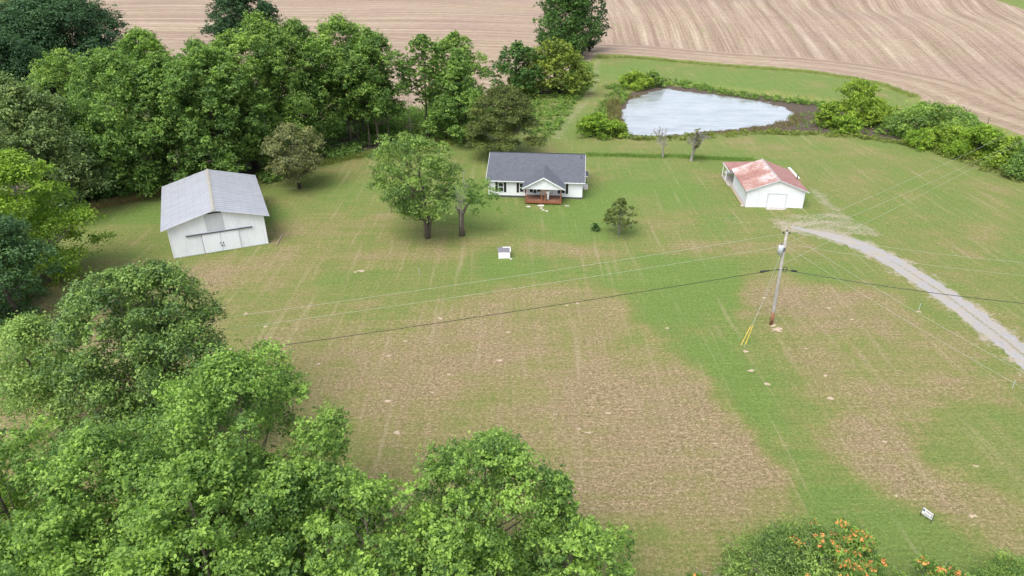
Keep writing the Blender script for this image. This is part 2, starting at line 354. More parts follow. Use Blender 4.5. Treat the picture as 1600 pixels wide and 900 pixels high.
# ------------------------------------------------------------------ object helpers
def link(o, parent=None):
    COL.objects.link(o)
    if parent is not None: o.parent = parent
    return o
def tag(o, label=None, cat=None, group=None, kind=None):
    if label: o['label'] = label
    if cat: o['category'] = cat
    if group: o['group'] = group
    if kind: o['kind'] = kind
    return o
def thing(name, loc, rz, label, cat, group=None):
    o = bpy.data.objects.new(name, None); o.empty_display_size = .5; link(o)
    o.location = loc; o.rotation_euler = (0, 0, rz); return tag(o, label, cat, group)
class MB:
    def __init__(s): s.v = []; s.f = []; s.mi = []; s.m = 0
    def add(s, vs, fs):
        k = len(s.v); s.v += [tuple(v) for v in vs]
        for f in fs: s.f.append(tuple(k + i for i in f)); s.mi.append(s.m)
        return s
    def box(s, a, b):
        x0, y0, z0 = a; x1, y1, z1 = b
        return s.add([(x0,y0,z0),(x1,y0,z0),(x1,y1,z0),(x0,y1,z0),(x0,y0,z1),(x1,y0,z1),(x1,y1,z1),(x0,y1,z1)],
              [(0,3,2,1),(4,5,6,7),(0,1,5,4),(1,2,6,5),(2,3,7,6),(3,0,4,7)])
    def slab(s, top, th):
        """top = 4 points ccw seen from above, thickness down"""
        n = len(top); bot = [(p[0], p[1], p[2] - th) for p in top]
        fs = [tuple(range(n)), tuple(reversed(range(n, 2 * n)))] + [(i, i + n, (i + 1) % n + n, (i + 1) % n) for i in range(n)]
        return s.add(list(top) + bot, fs)
    def prism_y(s, prof, y0, y1):
        """profile in xz (ccw seen from -y) extruded along y"""
        n = len(prof); a = [(x, y0, z) for x, z in prof]; b = [(x, y1, z) for x, z in prof]
        return s.add(a + b, [tuple(range(n)), tuple(reversed(range(n, 2 * n)))] + [(i, i + n, (i + 1) % n + n, (i + 1) % n) for i in range(n)])
    def tube(s, pts, rads, seg=7, cap=True):
        pts = [Vector(p) for p in pts]; k = len(s.v); n = len(pts)
        if not hasattr(rads, '__len__'): rads = [rads] * n
        for i, p in enumerate(pts):
            d = (pts[min(i + 1, n - 1)] - pts[max(i - 1, 0)])
            if d.length < 1e-6: d = Vector((0, 0, 1))
            d.normalize(); a = d.orthogonal() if abs(d.z) > .98 else d.cross(Vector((0, 0, 1)))
            if abs(d.z) > .98: a = Vector((1, 0, 0)) - d * d.x
            a.normalize(); b = d.cross(a)
            for j in range(seg):
                t = 2 * math.pi * j / seg; s.v.append(tuple(p + (a * math.cos(t) + b * math.sin(t)) * rads[i]))
        for i in range(n - 1):
            for j in range(seg):
                q = k + i * seg; s.f.append((q + j, q + (j + 1) % seg, q + seg + (j + 1) % seg, q + seg + j)); s.mi.append(s.m)
        if cap:
            s.f.append(tuple(reversed(range(k, k + seg)))); s.mi.append(s.m)
            s.f.append(tuple(range(k + (n - 1) * seg, k + n * seg))); s.mi.append(s.m)
        return s
    def build(s, name, ma, parent=None, smooth_=False, bevel=0.0):
        me = bpy.data.meshes.new(name); me.from_pydata(s.v, [], s.f); me.update()
        for x in (ma if isinstance(ma, (list, tuple)) else [ma]): me.materials.append(x)
        me.polygons.foreach_set('material_index', s.mi)
        if smooth_: me.polygons.foreach_set('use_smooth', [True] * len(me.polygons))
        o = link(bpy.data.objects.new(name, me), parent)
        if bevel:
            mo = o.modifiers.new('bevel', 'BEVEL'); mo.width = bevel; mo.segments = 2; mo.limit_method = 'ANGLE'
        return o

# ------------------------------------------------------------------ ground grid
def axis_pts(spec):
    out = [spec[0][0]]
    for a, b, s0, s1 in spec:
        x = a
        while x < b:
            t = (x - a) / (b - a); x += s0 + (s1 - s0) * t; out.append(min(x, b))
    return np.unique(np.round(out, 4))
ys = axis_pts([(-60, 24, 3, 1), (24, 130, .6, .6), (130, 215, .6, .9), (215, 430, 1.2, 2.5), (430, 3200, 6, 160)])
xp = axis_pts([(0, 110, .6, .75), (110, 300, 1.2, 3), (300, 3000, 10, 160)])
xs = np.unique(np.concatenate([-xp, xp]))
X, Y = np.meshgrid(xs, ys); Z = height(X, Y)
# field outline (stubble): right part and left part, from the photo's edge line
EDGE = [atz(*p) for p in [(905,105),(935,84),(985,86),(1060,93),(1150,101),(1230,106),(1290,112),(1340,120),(1390,132),(1430,148),(1450,162),(1500,180),(1560,200),(1620,218),(1800,262)]]
FIELD_R = EDGE + [(420, 60), (1500, 60), (1500, 2600), (17, 2600), (17, 240)]
TREEL = [atz(*p) for p in [(-700,260),(-300,190),(0,150),(150,165),(300,200),(420,215),(520,205),(600,205),(700,205),(770,195),(800,165),(840,135),(905,105)]]
FIELD_L = TREEL + [(17, 240), (17, 2600), (-1500, 2600), (-1500, 200)]
Xw = X + 1.3 * wob(X, Y, 17, 6) ; Yw = Y + 1.6 * wob(X, Y, 21, 7)
dR = sdf(FIELD_R, Xw, Yw); dL = sdf(FIELD_L, Xw, Yw)
FARG = [atz(*p) for p in [(1520,-6),(1560,2),(1600,14),(1800,60)]] + [(700, 330), (700, 600), (300, 600)]
dF = np.minimum(dR, dL)
field = smooth(1.2, -1.2, dF)
farg = sdf(FARG, Xw, Yw); field = field * smooth(-2, 3, farg)
FARL = [atz(*p) for p in [(-400,16),(0,6),(60,2),(70,-10),(-500,-10)]]
field = field * smooth(-2, 3, sdf(FARL, Xw, Yw))
def blob(px, py, rx, ry):
    a = atz(px, py); b = atz(px + rx, py); c = atz(px, py - ry); e = atz(px, py + ry)
    wx = abs(b[0] - a[0]); wy = (c[1] - e[1]) / 2
    return np.exp(-(((Xw - a[0]) / wx) ** 2 + ((Yw - a[1]) / wy) ** 2))
def poly(pts, soft, k=1.0):
    return k * smooth(soft, -soft, sdf([atz(*p) for p in pts], X + 1.2 * soft * .5 * wob(X, Y, 9, 8), Y + 1.2 * soft * .5 * wob(X, Y, 8, 9)))
dry = np.full(X.shape, .40)
dry = dry * (1 - smooth(110, 128, Y)) + .34 * smooth(110, 128, Y)
def put(mask, val):
    global dry; dry = dry * (1 - mask) + val * mask
# big brown mown plot
put(poly([(-200,470),(200,500),(350,485),(560,470),(760,445),(900,440),(965,470),(1020,520),(1090,590),(1150,660),(1215,740),(1262,800),(1235,825),(1100,835),(960,900),(300,1200),(-500,900)], 1.0), .74)
put(poly([(620,560),(900,500),(1010,560),(1140,680),(1235,790),(1000,820),(780,800),(640,700)], 5), .82)
put(blob(420, 560, 170, 60), .62); put(blob(520, 700, 110, 70), .45); put(blob(480, 500, 150, 30), .48)
put(blob(650, 640, 70, 30), .66); put(blob(1000, 860, 90, 30), .45)
# left drive in past the barn, tan
put(poly([(150,395),(260,415),(420,395),(520,425),(420,460),(250,460),(130,520),(30,600),(-200,560),(20,470)], 3), .70)
put(blob(470, 360, 90, 30), .66); put(blob(560, 405, 130, 22), .68); put(blob(640, 395, 90, 14), .62)
put(blob(620, 450, 200, 26), .42); put(blob(440, 480, 90, 24), .55)
put(blob(880, 390, 60, 14), .86); put(blob(700, 420, 80, 12), .40)
put(blob(960, 350, 30, 10), .7); put(blob(1010, 345, 30, 12), .72); put(blob(850, 352, 14, 8), .8)
put(blob(1150, 350, 60, 22), .66); put(blob(1080, 385, 80, 16), .6); put(blob(1190, 385, 90, 14), .62)
put(blob(650, 345, 90, 16), .42); put(blob(560, 345, 70, 20), .5)
# dry area around the pole, strips of it
put(poly([(1130,460),(1180,435),(1260,440),(1380,455),(1450,500),(1600,600),(1600,640),(1450,640),(1420,700),(1500,760),(1620,800),(1620,900),(1560,860),(1420,760),(1330,690),(1260,600),(1200,560),(1160,500)], 2.2), .74)
put(blob(1420, 560, 110, 50), .52); put(blob(1520, 690, 100, 60), .42); put(blob(1350, 840, 70, 30), .70); put(blob(1550, 800, 90, 40), .74)
# green band between the two
put(poly([(900,425),(1000,395),(1150,410),(1150,480),(1140,540),(1190,600),(1270,690),(1360,760),(1430,800),(1530,860),(1560,930),(1290,960),(1270,800),(1200,700),(1130,610),(1050,520),(980,460)], .9), .16)
put(blob(1130, 520, 60, 34), .34); put(blob(1300, 850, 60, 40), .5)
lush = .35 + 0 * X
def putl(mask, val):
    global lush; lush = lush * (1 - mask) + val * mask
putl(poly([(860,425),(1000,385),(1200,410),(1300,430),(1180,440),(1150,500),(1200,600),(1280,700),(1400,800),(1290,960),(1270,800),(1130,610),(980,460)], 3), .75)
for q in [(720,300,110,40),(900,330,120,40),(1010,290,100,34),(850,420,110,18),(430,250,90,16),(240,330,90,20),(1100,330,40,40),(1160,130,160,22),(980,110,60,14),(1330,330,90,30),(420,340,16,40)]:
    putl(blob(*q), .9); put(blob(*q) * .75, .14)
putl(poly([(820,235),(1000,215),(1300,218),(1600,290),(1600,330),(1290,250),(1000,245)], 4), .5)
put(poly([(900,225),(1100,215),(1300,220),(1450,250),(1600,300),(1600,360),(1300,260),(1000,246)], 5), .40)
put(blob(1330, 330, 140, 40), .42); put(blob(960, 270, 60, 14), .42)
DRIVE = [atz(*p) for p in [(1236,354),(1262,360),(1300,368),(1345,383),(1390,405),(1440,436),(1490,470),(1540,507),(1600,556),(1680,625),(1800,745)]]
dD, _ = dline(DRIVE, X, Y)
bare = smooth(3.4, 1.3, dD + .9 * wob(X, Y, 3, 2)) * .66
bare = np.maximum(bare, .62 * blob(1270, 350, 60, 12)); bare = np.maximum(bare, .54 * poly([(1195,340),(1290,330),(1250,290),(1275,290),(1340,345),(1400,375),(1330,365),(1215,358)], 1.2))
bare = np.maximum(bare, .40 * blob(1150, 345, 50, 14)); bare = np.maximum(bare, .40 * blob(880, 388, 40, 7))
TRACK = [atz(*p) for p in [(935,92),(932,110),(930,130),(915,158),(895,180),(880,200),(872,215)]]
dT, _ = dline(TRACK, X, Y); bare = np.maximum(bare, .44 * smooth(3.0, .4, dT)); 
RUT = [atz(*p) for p in [(1275,330),(1255,305),(1235,290)]]
bare = np.maximum(bare, .5 * blob(457, 297, 28, 4))
rng = np.random.RandomState(11)
SPOTS = [(687,497,5),(793,519,4),(607,556,5),(634,533,4),(702,585,4),(780,563,5),(1042,513,4),(607,626,5),(886,477,4),(902,474,3),(1297,622,5),(1382,690,4),(1524,728,4),(1400,774,4),(919,676,5),(1437,487,4),(1332,499,4),(1296,481,4),(1194,465,5),(562,423,6),(555,425,4),(384,490,4),(414,510,4),(361,545,4),(350,560,5),(675,613,4),(497,568,4),(621,676,6),(950,645,4),(1118,693,4),(1200,600,5),(1173,579,7),(1214,515,9),(1208,508,7),(1520,806,6),(1290,587,4),(1260,545,3),(1446,806,4),(1165,549,4),(1098,655,3),(905,670,4),(860,652,3)]
dm = sdf(MUD, X, Y); mud = smooth(1.0, -1.0, dm)
mud = np.maximum(mud, 0)
yel = np.zeros(X.shape)
yel = np.maximum(yel, .7 * smooth(6, 1, np.abs(dF))); yel = np.maximum(yel, .5 * smooth(4, 0, np.abs(dm - 2)))
dry = dry + .16 * wob(X, Y, 26, 3)
# ground under the woods takes the dark mud colour
WOOD = [atz(*p) for p in [(-400,420),(60,330),(130,325),(260,295),(380,285),(420,262),(560,238),(640,225),(760,205),(760,170),(600,195),(420,205),(250,190),(0,160),(-400,240)]]
wood = smooth(1.5, -2, sdf(WOOD, Xw, Yw)) * .8
mud = np.maximum(mud, wood * (1 - field))
# row coordinate for the stubble
e_d, e_s = dline(EDGE[1:], X, Y)
v1 = X / (1 + .0024 * (np.clip(Y, 90, 4000) - 250)) + .6 * wob(X, Y, 190, 4, 1); u1 = Y
k = smooth(16, 26, e_d) * 1.0
near = (X > 17)
v2 = Y + .25 * X + .0018 * (X + 60) ** 2 + 14 * wob(X, Y, 420, 5, 1); u2 = X
inR = near & (k < .5)
LR = sdf([atz(*p) for p in [(1236,340),(1280,360),(1345,375),(1400,398),(1500,465),(1620,560),(1900,700),(1900,250),(1560,190),(1300,110),(940,88),(880,216),(1100,214),(1240,225)]], X, Y) < 0
U = np.where(near, np.where(inR, e_s, u1), u2); V = np.where(near, np.where(inR, e_d * 1.0 + 5, v1), v2)

lawn = field < .5
U = np.where(lawn, np.where(LR, e_s, X), U); V = np.where(lawn, np.where(LR, e_d, Y * 1.0), V)

def grid_obj(name, facemask, kind='structure'):
    ny, nx = X.shape; idx = np.arange(ny * nx).reshape(ny, nx)
    q = np.stack([idx[:-1, :-1], idx[:-1, 1:], idx[1:, 1:], idx[1:, :-1]], -1)[facemask]
    used, inv = np.unique(q.ravel(), return_inverse=True); nf = len(q)
    me = bpy.data.meshes.new(name); me.vertices.add(len(used)); me.loops.add(nf * 4); me.polygons.add(nf)
    me.vertices.foreach_set('co', np.stack([X.ravel()[used], Y.ravel()[used], Z.ravel()[used]], -1).astype(np.float32).ravel())
    me.loops.foreach_set('vertex_index', inv.astype(np.int32)); me.polygons.foreach_set('loop_start', np.arange(0, nf * 4, 4, dtype=np.int32))
    me.polygons.foreach_set('use_smooth', np.ones(nf, bool)); me.update(calc_edges=True)
    for nm, ch in (('ga', (dry, lush, bare)), ('gb', (field, mud, yel))):
        a = me.attributes.new(nm, 'FLOAT_COLOR', 'POINT')
        arr = np.stack([np.clip(c.ravel()[used], 0, 1) for c in ch] + [np.ones(len(used))], -1).astype(np.float32)
        a.data.foreach_set('color', arr.ravel())
    uvl = me.uv_layers.new(name='rows')
    uvl.data.foreach_set('uv', np.stack([U.ravel()[used][inv], V.ravel()[used][inv]], -1).astype(np.float32).ravel())
    me.materials.append(M['ground']); o = link(bpy.data.objects.new(name, me)); o['kind'] = kind; return o
def fm(a): return (a[:-1, :-1] + a[1:, 1:] + a[1:, :-1] + a[:-1, 1:]) / 4
ff = fm(field) > .5; mf = (fm(smooth(1.0, -1.0, dm)) > .5) & ~ff
grid_obj('grass_ground', ~ff & ~mf); grid_obj('stubble_field', ff); grid_obj('pond_bed', mf)

# water sheet
wb = MB(); ww = [(p[0], p[1]) for p in WATER]; cx = sum(p[0] for p in ww) / len(ww); cy = sum(p[1] for p in ww) / len(ww)
wb.add([(cx + (p[0] - cx) * 1.12, cy + (p[1] - cy) * 1.12, WZ) for p in ww], [tuple(reversed(range(len(ww))))])
wobj = wb.build('pond_water', M['water']); wobj['kind'] = 'structure'
if wobj.data.polygons[0].normal.z < 0: wobj.data.flip_normals()

# driveway strip
def strip(name, line, wid, ma, lift=.02, step=.5):
    pts = [Vector((a, b, 0)) for a, b in line]; out = []
    for a, b in zip(pts[:-1], pts[1:]):
        n_ = max(2, int((b - a).length / step))
        for i in range(n_): out.append(a.lerp(b, i / n_))
    out.append(pts[-1]); 
    for _ in range(12):
        out = [out[0]] + [(out[i - 1] + out[i] * 2 + out[i + 1]) / 4 for i in range(1, len(out) - 1)] + [out[-1]]
    mb = MB(); K = 9; vs = []; att = []
    for i, p in enumerate(out):
        d = (out[min(i + 1, len(out) - 1)] - out[max(i - 1, 0)]).normalized(); s_ = Vector((-d.y, d.x, 0))
        tap = min(1, .25 + i / 22)
        for j in range(K):
            u = j / (K - 1) * 2 - 1
            e = wid * tap * (1 + .16 * float(wob(p.x + 40 * (u > 0), p.y, 2.2, 4)) * abs(u))
            q = p + s_ * u * e
            vs.append((q.x, q.y, h1(q.x, q.y) + lift - (.03 if abs(u) > .99 else 0))); att.append(max(0, 1 - abs(u) * 3.2) * min(1, i / 40))
    fs = [(i * K + j + 1, i * K + j, (i + 1) * K + j, (i + 1) * K + j + 1) for i in range(len(out) - 1) for j in range(K - 1)]
    mb.add(vs, fs); o = mb.build(name, ma, None, True)
    if o.data.polygons[0].normal.z < 0: o.data.flip_normals()
    a = o.data.attributes.new('mid', 'FLOAT', 'POINT'); a.data.foreach_set('value', att)
    o['kind'] = 'structure'; return o
strip('gravel_driveway', DRIVE, 1.6, M['gravel'])

sb_ = MB()
for (px, py, r_) in SPOTS:
    c_ = at(px, py); q = r_ / scale_at(c_.y) * .85; n_ = 11; rg = [q * rng.uniform(.3, 1.35) for _ in range(n_)]; th = rng.rand() * 3.14
    vs = [(c_.x, c_.y, c_.z + .05)] + [(c_.x + rg[i] * math.cos(6.283 * i / n_ + th) * 1.5, c_.y + rg[i] * math.sin(6.283 * i / n_ + th), h1(c_.x + rg[i] * math.cos(6.283 * i / n_ + th) * 1.5, c_.y + rg[i] * math.sin(6.283 * i / n_ + th)) - .01) for i in range(n_)]
    vs = [v if k else (v[0], v[1], v[2]) for k, v in enumerate(vs)]
    sb_.add(vs, [(0, 1 + i, 1 + (i + 1) % n_) for i in range(n_)])
o = sb_.build('bare_soil', M['sawdust']); o['kind'] = 'structure'

# ------------------------------------------------------------------ foliage engine
def nrm(a): return a / (np.linalg.norm(a, axis=-1, keepdims=True) + 1e-9)
def leaves_mesh(name, P, Nn, size, tone, ma, parent=None, aspect=.62, rs=None, fold=.18, hang=0.0):
    n = len(P); rs = rs or np.random.RandomState(1)
    Nn = nrm(Nn); r = nrm(rs.normal(size=(n, 3)) + np.array([0, 0, -hang * 2.0])); T = nrm(r - Nn * np.sum(r * Nn, 1, keepdims=True)); B = np.cross(Nn, T)
    s = (size * (0.55 + 0.9 * rs.rand(n)))[:, None] if np.isscalar(size) else size[:, None]
    v = np.empty((n, 4, 3)); v[:, 0] = P - T * s * .5; v[:, 2] = P + T * s * .5
    v[:, 1] = P + B * s * .5 * aspect + Nn * s * fold; v[:, 3] = P - B * s * .5 * aspect + Nn * s * fold
    me = bpy.data.meshes.new(name); me.vertices.add(n * 4); me.loops.add(n * 4); me.polygons.add(n)
    me.vertices.foreach_set('co', v.astype(np.float32).ravel()); me.loops.foreach_set('vertex_index', np.arange(n * 4, dtype=np.int32))
    me.polygons.foreach_set('loop_start', np.arange(0, n * 4, 4, dtype=np.int32)); me.update(calc_edges=True)
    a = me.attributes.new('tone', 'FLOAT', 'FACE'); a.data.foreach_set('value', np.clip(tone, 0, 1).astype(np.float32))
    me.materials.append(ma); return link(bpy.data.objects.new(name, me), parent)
def clump_leaves(C, R, dens, leaf, rs, up=.45, flat=.8, spray=.22, low=-.35, tone_sp=.16):
    """C centres (k,3), R radii (k,): leaves grouped in sprays over each clump's surface"""
    Ps, Ns, Ts = [], [], []
    area = 4 * math.pi * R ** 2; cnt = np.maximum(12, (dens * area / (leaf * leaf * .45))).astype(int)
    for c, r, m_ in zip(C, R, cnt):
        ns = max(5, int(m_ / 9)); d = nrm(rs.normal(size=(ns, 3))); bad = d[:, 2] < low; d[bad, 2] *= -1
        rad = r * (.45 + .6 * rs.rand(ns) ** .6); oo = rs.rand(ns) < .16; rad[oo] = r * (1.05 + .45 * rs.rand(oo.sum())); tip = d * rad[:, None] * np.array([1, 1, flat])
        ct = rs.normal() * .15; st = rs.normal(size=ns) * tone_sp
        idx = rs.randint(0, ns, m_)
        p = tip[idx] + rs.normal(size=(m_, 3)) * np.array([1, 1, .6]) * r * spray
        nn = d[idx] * .55 + rs.normal(size=(m_, 3)) * .55 + np.array([0, 0, up])
        Ps.append(c + p); Ns.append(nn); Ts.append(.45 + ct + st[idx] + rs.normal(size=m_) * .13 + .12 * (p[:, 2] / r))  # clump tops toned lighter: light from above put into the leaf colour
    return np.concatenate(Ps), np.concatenate(Ns), np.concatenate(Ts)
def profile(kind, t):
    if kind == 'round': return np.sqrt(np.clip(1 - (2 * t - 1) ** 2, 0, 1)) ** .8
    if kind == 'oval': return np.sqrt(np.clip(1 - (1.9 * t - .85) ** 2, 0.0, 1)) ** .8
    if kind == 'cone': return np.clip(1.12 * (1 - t) ** .65, 0, 1) * smooth(-.05, .12, t)
    if kind == 'column': return np.clip(1 - t ** 3, 0, 1) ** .7 * smooth(-.1, .25, t)
    if kind == 'dome': return np.sqrt(np.clip(1 - t ** 2.2, 0, 1)) * smooth(-.2, .15, t)
    return np.sqrt(np.clip(1 - (1.5 * t - .5) ** 2, 0, 1))
def tree(name, base, H, R, ma, label, seed, kind='oval', cb=.22, leaf=.3, dens=.75, nclump=None, rc=.3, bark='bark',
         lean=(0, 0), group=None, trunk_r=None, forks=1, gap=0.0, flat=.8, spray=.22, squash=1.0, cat='tree', limbs=True, hang=0.0, aspect=.62, up=.6, twigs=0, fill=1.0):
    rs = np.random.RandomState(seed); base = Vector(base)
    root = thing(name, base, 0, label, cat, group)
    tr = trunk_r or max(.10, H * .021); cH = H * (1 - cb); z0 = H * cb
    srf = math.pi * R * (cH + R) * 1.1
    nclump = nclump or int(np.clip(fill * 1.25 * srf / (math.pi * (rc * R * .9) ** 2), 18, 210))
    t = rs.rand(nclump) ** .9; 
    ph = rs.rand() * 6.28; a = rs.rand(nclump) * 6.283
    lob = 1 + .16 * np.sin(3 * a + ph + 4 * t) + .10 * np.sin(5 * a - ph * 2 + 9 * t)
    inner = rs.rand(nclump) < .2
    rr = R * profile(kind, t) * lob * np.where(inner, .2 + .5 * rs.rand(nclump), .86 + .18 * rs.rand(nclump))
    crad = R * rc * (.6 + .7 * rs.rand(nclump)) * (1 - .2 * t); rr = np.maximum(0, rr - crad * .45)
    lx = lean[0] * R; ly = lean[1] * R
    C = np.stack([rr * np.cos(a) + lx * t, (rr * np.sin(a)) * squash + ly * t, z0 + t * (cH - crad * .8)], -1)
    # leader tip
    C = np.concatenate([C, [[lx, ly, H - R * rc * .8]]]); crad = np.append(crad, R * rc * .8)
    if gap > 0:
        keep = rs.rand(len(C)) > gap; keep[-1] = True; C, crad = C[keep], crad[keep]
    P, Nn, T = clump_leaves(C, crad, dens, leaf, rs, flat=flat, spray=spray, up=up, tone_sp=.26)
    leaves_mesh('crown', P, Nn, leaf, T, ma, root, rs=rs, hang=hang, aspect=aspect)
    mb = MB(); seg = 8
    trunks = []
    for f in range(forks):
        ang = 6.283 * f / forks + ph; sp = (0.0 if forks == 1 else .22 * R)
        n_ = 7; pts = []; rd = []
        for i in range(n_):
            q = i / (n_ - 1); bz = q * H * .9
            pts.append((lx * max(0, q - cb) + sp * math.cos(ang) * q + rs.normal() * tr * .5 * (i > 0), ly * max(0, q - cb) + sp * math.sin(ang) * q + rs.normal() * tr * .5 * (i > 0), bz - (.3 if i == 0 else 0)))
            rd.append(tr * (1.35 if i == 0 else (1 - q * .85)) / (forks ** .4))
        mb.tube(pts, rd, seg); trunks.append((pts, rd))
    if limbs:
        sel = rs.permutation(len(C))[:46]
        for j in sel:
            c = C[j]; pts, rd = trunks[j % forks]; zz = max(H * cb * .75, min(H * .85, c[2] - (.35 + .3 * rs.rand()) * math.hypot(c[0], c[1]) - .1 * H * rs.rand()))
            q = zz / (H * .9) * 6; i = min(5, int(q)); fr = min(1, q - i); st = Vector(pts[i]).lerp(Vector(pts[i + 1]), fr)
            r0 = (rd[i] * (1 - fr) + rd[i + 1] * fr) * .45; e = Vector(c); mid = st.lerp(e, .5) + Vector((0, 0, -.06 * (e - st).length)) + Vector(rs.normal(size=3)) * .04 * H * .3
            mb.tube([st, mid, e], [r0, r0 * .6, r0 * .2], 5, False)
            for _ in range(twigs):
                e2 = e + Vector(rs.normal(size=3)) * crad[j] * .7
                mb.tube([mid.lerp(e, .5), e2], [r0 * .3, r0 * .08], 3, False)
    mb.build('trunk', M[bark], root, True)
    return root
def tree_px(name, bx, by, top, half, ma, label, seed, cx=None, **kw):
    b = at(bx, by); H = hat(top, b.y) - b.z; sc = scale_at(b.y, H * .6); R = half / sc
    if kw.pop('crownx', True):      # bx marks the crown, not the foot
        b = Vector(((bx - 800) / scale_at(b.y, H * .65), b.y, b.z)); b.z = h1(b.x, b.y)
    return tree(name, b, H, R * kw.pop('wide', 1.18), ma, label, seed, **kw)
def dead_tree(name, base, H, R, label, seed, ma='deadwood', levels=4, trunk_r=.18, fork=.4, part=None, foliage=None, leaf=.16, frac=.3, kids=3, rmin=.014):
    rs = random.Random(seed); root = thing(name, base, 0, label, 'tree') if part is None else part
    mb = MB(); tips = []
    def grow(p, d, ln, r, lv):
        n_ = 3; pts = [p]; q = p; dd = d
        for i in range(n_):
            dd = (dd + Vector((rs.gauss(0, .13), rs.gauss(0, .13), rs.gauss(0.03, .1)))).normalized(); q = q + dd * ln / n_; pts.append(q)
        mb.tube(pts, [r, r * .85, r * .7, r * .55], 6 if lv > 2 else 4, False)
        if lv == 0: tips.append(q); return
        for _ in range(kids if lv > 1 else kids + 1):
            a = rs.uniform(0, 6.28); sp = rs.uniform(.35, .85)
            o_ = dd.orthogonal().normalized(); o_.rotate(Matrix.Rotation(a, 3, dd))
            nd = (dd + o_ * sp + Vector((0, 0, .1))).normalized(); k = rs.choice([1, 2, 3])
            grow(pts[k] if _ else pts[3], nd, ln * rs.uniform(.55, .78), max(rmin, r * .55), lv - 1)
    grow(Vector((0, 0, -.2)), Vector((rs.uniform(-.1, .1), 0, 1)).normalized(), H * fork, trunk_r, levels)
    mx = max(t.z for t in tips); k = H / mx; rr = max(math.hypot(t.x, t.y) for t in tips); kx = R / rr
    zc = lambda z: 0 if z < 0 else z
    mb.v = [(v[0] * (kx if v[2] > H * fork * .9 else 1 + (kx - 1) * max(0, v[2]) / (H * fork * .9)), v[1] * (kx if v[2] > H * fork * .9 else 1 + (kx - 1) * max(0, v[2]) / (H * fork * .9)), v[2] * k) for v in mb.v]
    mb.build('branches' if part is not None else 'trunk', M[ma], root, True)
    if foliage:
        T = [Vector((t.x * kx, t.y * kx, t.z * k)) for t in tips]; T = [t for t in T if rs.random() < frac]
        nrs = np.random.RandomState(seed); C = np.array([tuple(t) for t in T])
        P, Nn, tt = clump_leaves(C, np.full(len(C), R * .12), .6, leaf, nrs)
        leaves_mesh('crown', P, Nn, leaf, tt, M[foliage], root, rs=nrs)
    return root

def mounds(name, pts, hts, rads, ma, leaf, dens, seed, label, cat=None, kind='stuff', group=None, flat=1.0, aspect=.5, up=.5):
    rs = np.random.RandomState(seed)
    C = np.array(pts, float); z = height(C[:, 0], C[:, 1]); h = np.array(hts); r = np.array(rads)
    C3 = np.stack([C[:, 0], C[:, 1], z + h * .35], -1)
    P, Nn, T = clump_leaves(C3, r, dens, leaf, rs, flat=1.0, low=-.1, up=up)
    # squash each clump to its own height
    o = leaves_mesh(name, P, Nn, leaf, T, ma, None, rs=rs, aspect=aspect)
    tag(o, label, cat, group, kind); return o
def scatter_line(line, width, n, seed):
    rs = np.random.RandomState(seed); seg = [Vector(b) - Vector(a) for a, b in zip(line[:-1], line[1:])]; Ls = [s.length for s in seg]; tot = sum(Ls); out = []
    for _ in range(n):
        d = rs.rand() * tot; i = 0
        while d > Ls[i] and i < len(Ls) - 1: d -= Ls[i]; i += 1
        p = Vector(line[i]) + seg[i] * (d / Ls[i]); nn = Vector((-seg[i].y, seg[i].x)).normalized(); p = p + nn * rs.uniform(-.5, .5) * width
        out.append((p.x, p.y))
    return out
def scatter_poly(pts, n, seed):
    rs = np.random.RandomState(seed); P = np.array(pts); lo, hi = P.min(0), P.max(0); out = []
    while len(out) < n:
        q = lo + rs.rand(n, 2) * (hi - lo); d = sdf(pts, q[:, 0], q[:, 1]); out += [tuple(x) for x in q[d < 0]]
    return out[:n]
def blades(name, pts, h, w_, ma, seed, label, lean=.25, per=8, spread=.35):
    rs = np.random.RandomState(seed); C = np.repeat(np.array(pts), per, 0); n = len(C); C = C + rs.normal(size=C.shape) * spread
    z = height(C[:, 0], C[:, 1]) - .03; hh = h * (.6 + .7 * rs.rand(n)); a = rs.rand(n) * 6.283
    sd_ = np.stack([np.cos(a), np.sin(a), np.zeros(n)], -1) * w_ * .5; ln = np.stack([rs.normal(size=n) * lean, rs.normal(size=n) * lean, np.ones(n)], -1) * hh[:, None]
    b0 = np.stack([C[:, 0], C[:, 1], z], -1); v = np.empty((n, 4, 3)); v[:, 0] = b0 - sd_; v[:, 1] = b0 + sd_; v[:, 2] = b0 + ln + sd_ * .3; v[:, 3] = b0 + ln - sd_ * .3
    me = bpy.data.meshes.new(name); me.vertices.add(n * 4); me.loops.add(n * 4); me.polygons.add(n)
    me.vertices.foreach_set('co', v.astype(np.float32).ravel()); me.loops.foreach_set('vertex_index', np.arange(n * 4, dtype=np.int32))
    me.polygons.foreach_set('loop_start', np.arange(0, n * 4, 4, dtype=np.int32)); me.update(calc_edges=True)
    at_ = me.attributes.new('tone', 'FLOAT', 'FACE'); at_.data.foreach_set('value', np.clip(.5 + rs.normal(size=n) * .25, 0, 1).astype(np.float32))
    me.materials.append(ma); o = link(bpy.data.objects.new(name, me)); return tag(o, label, None, None, 'stuff')

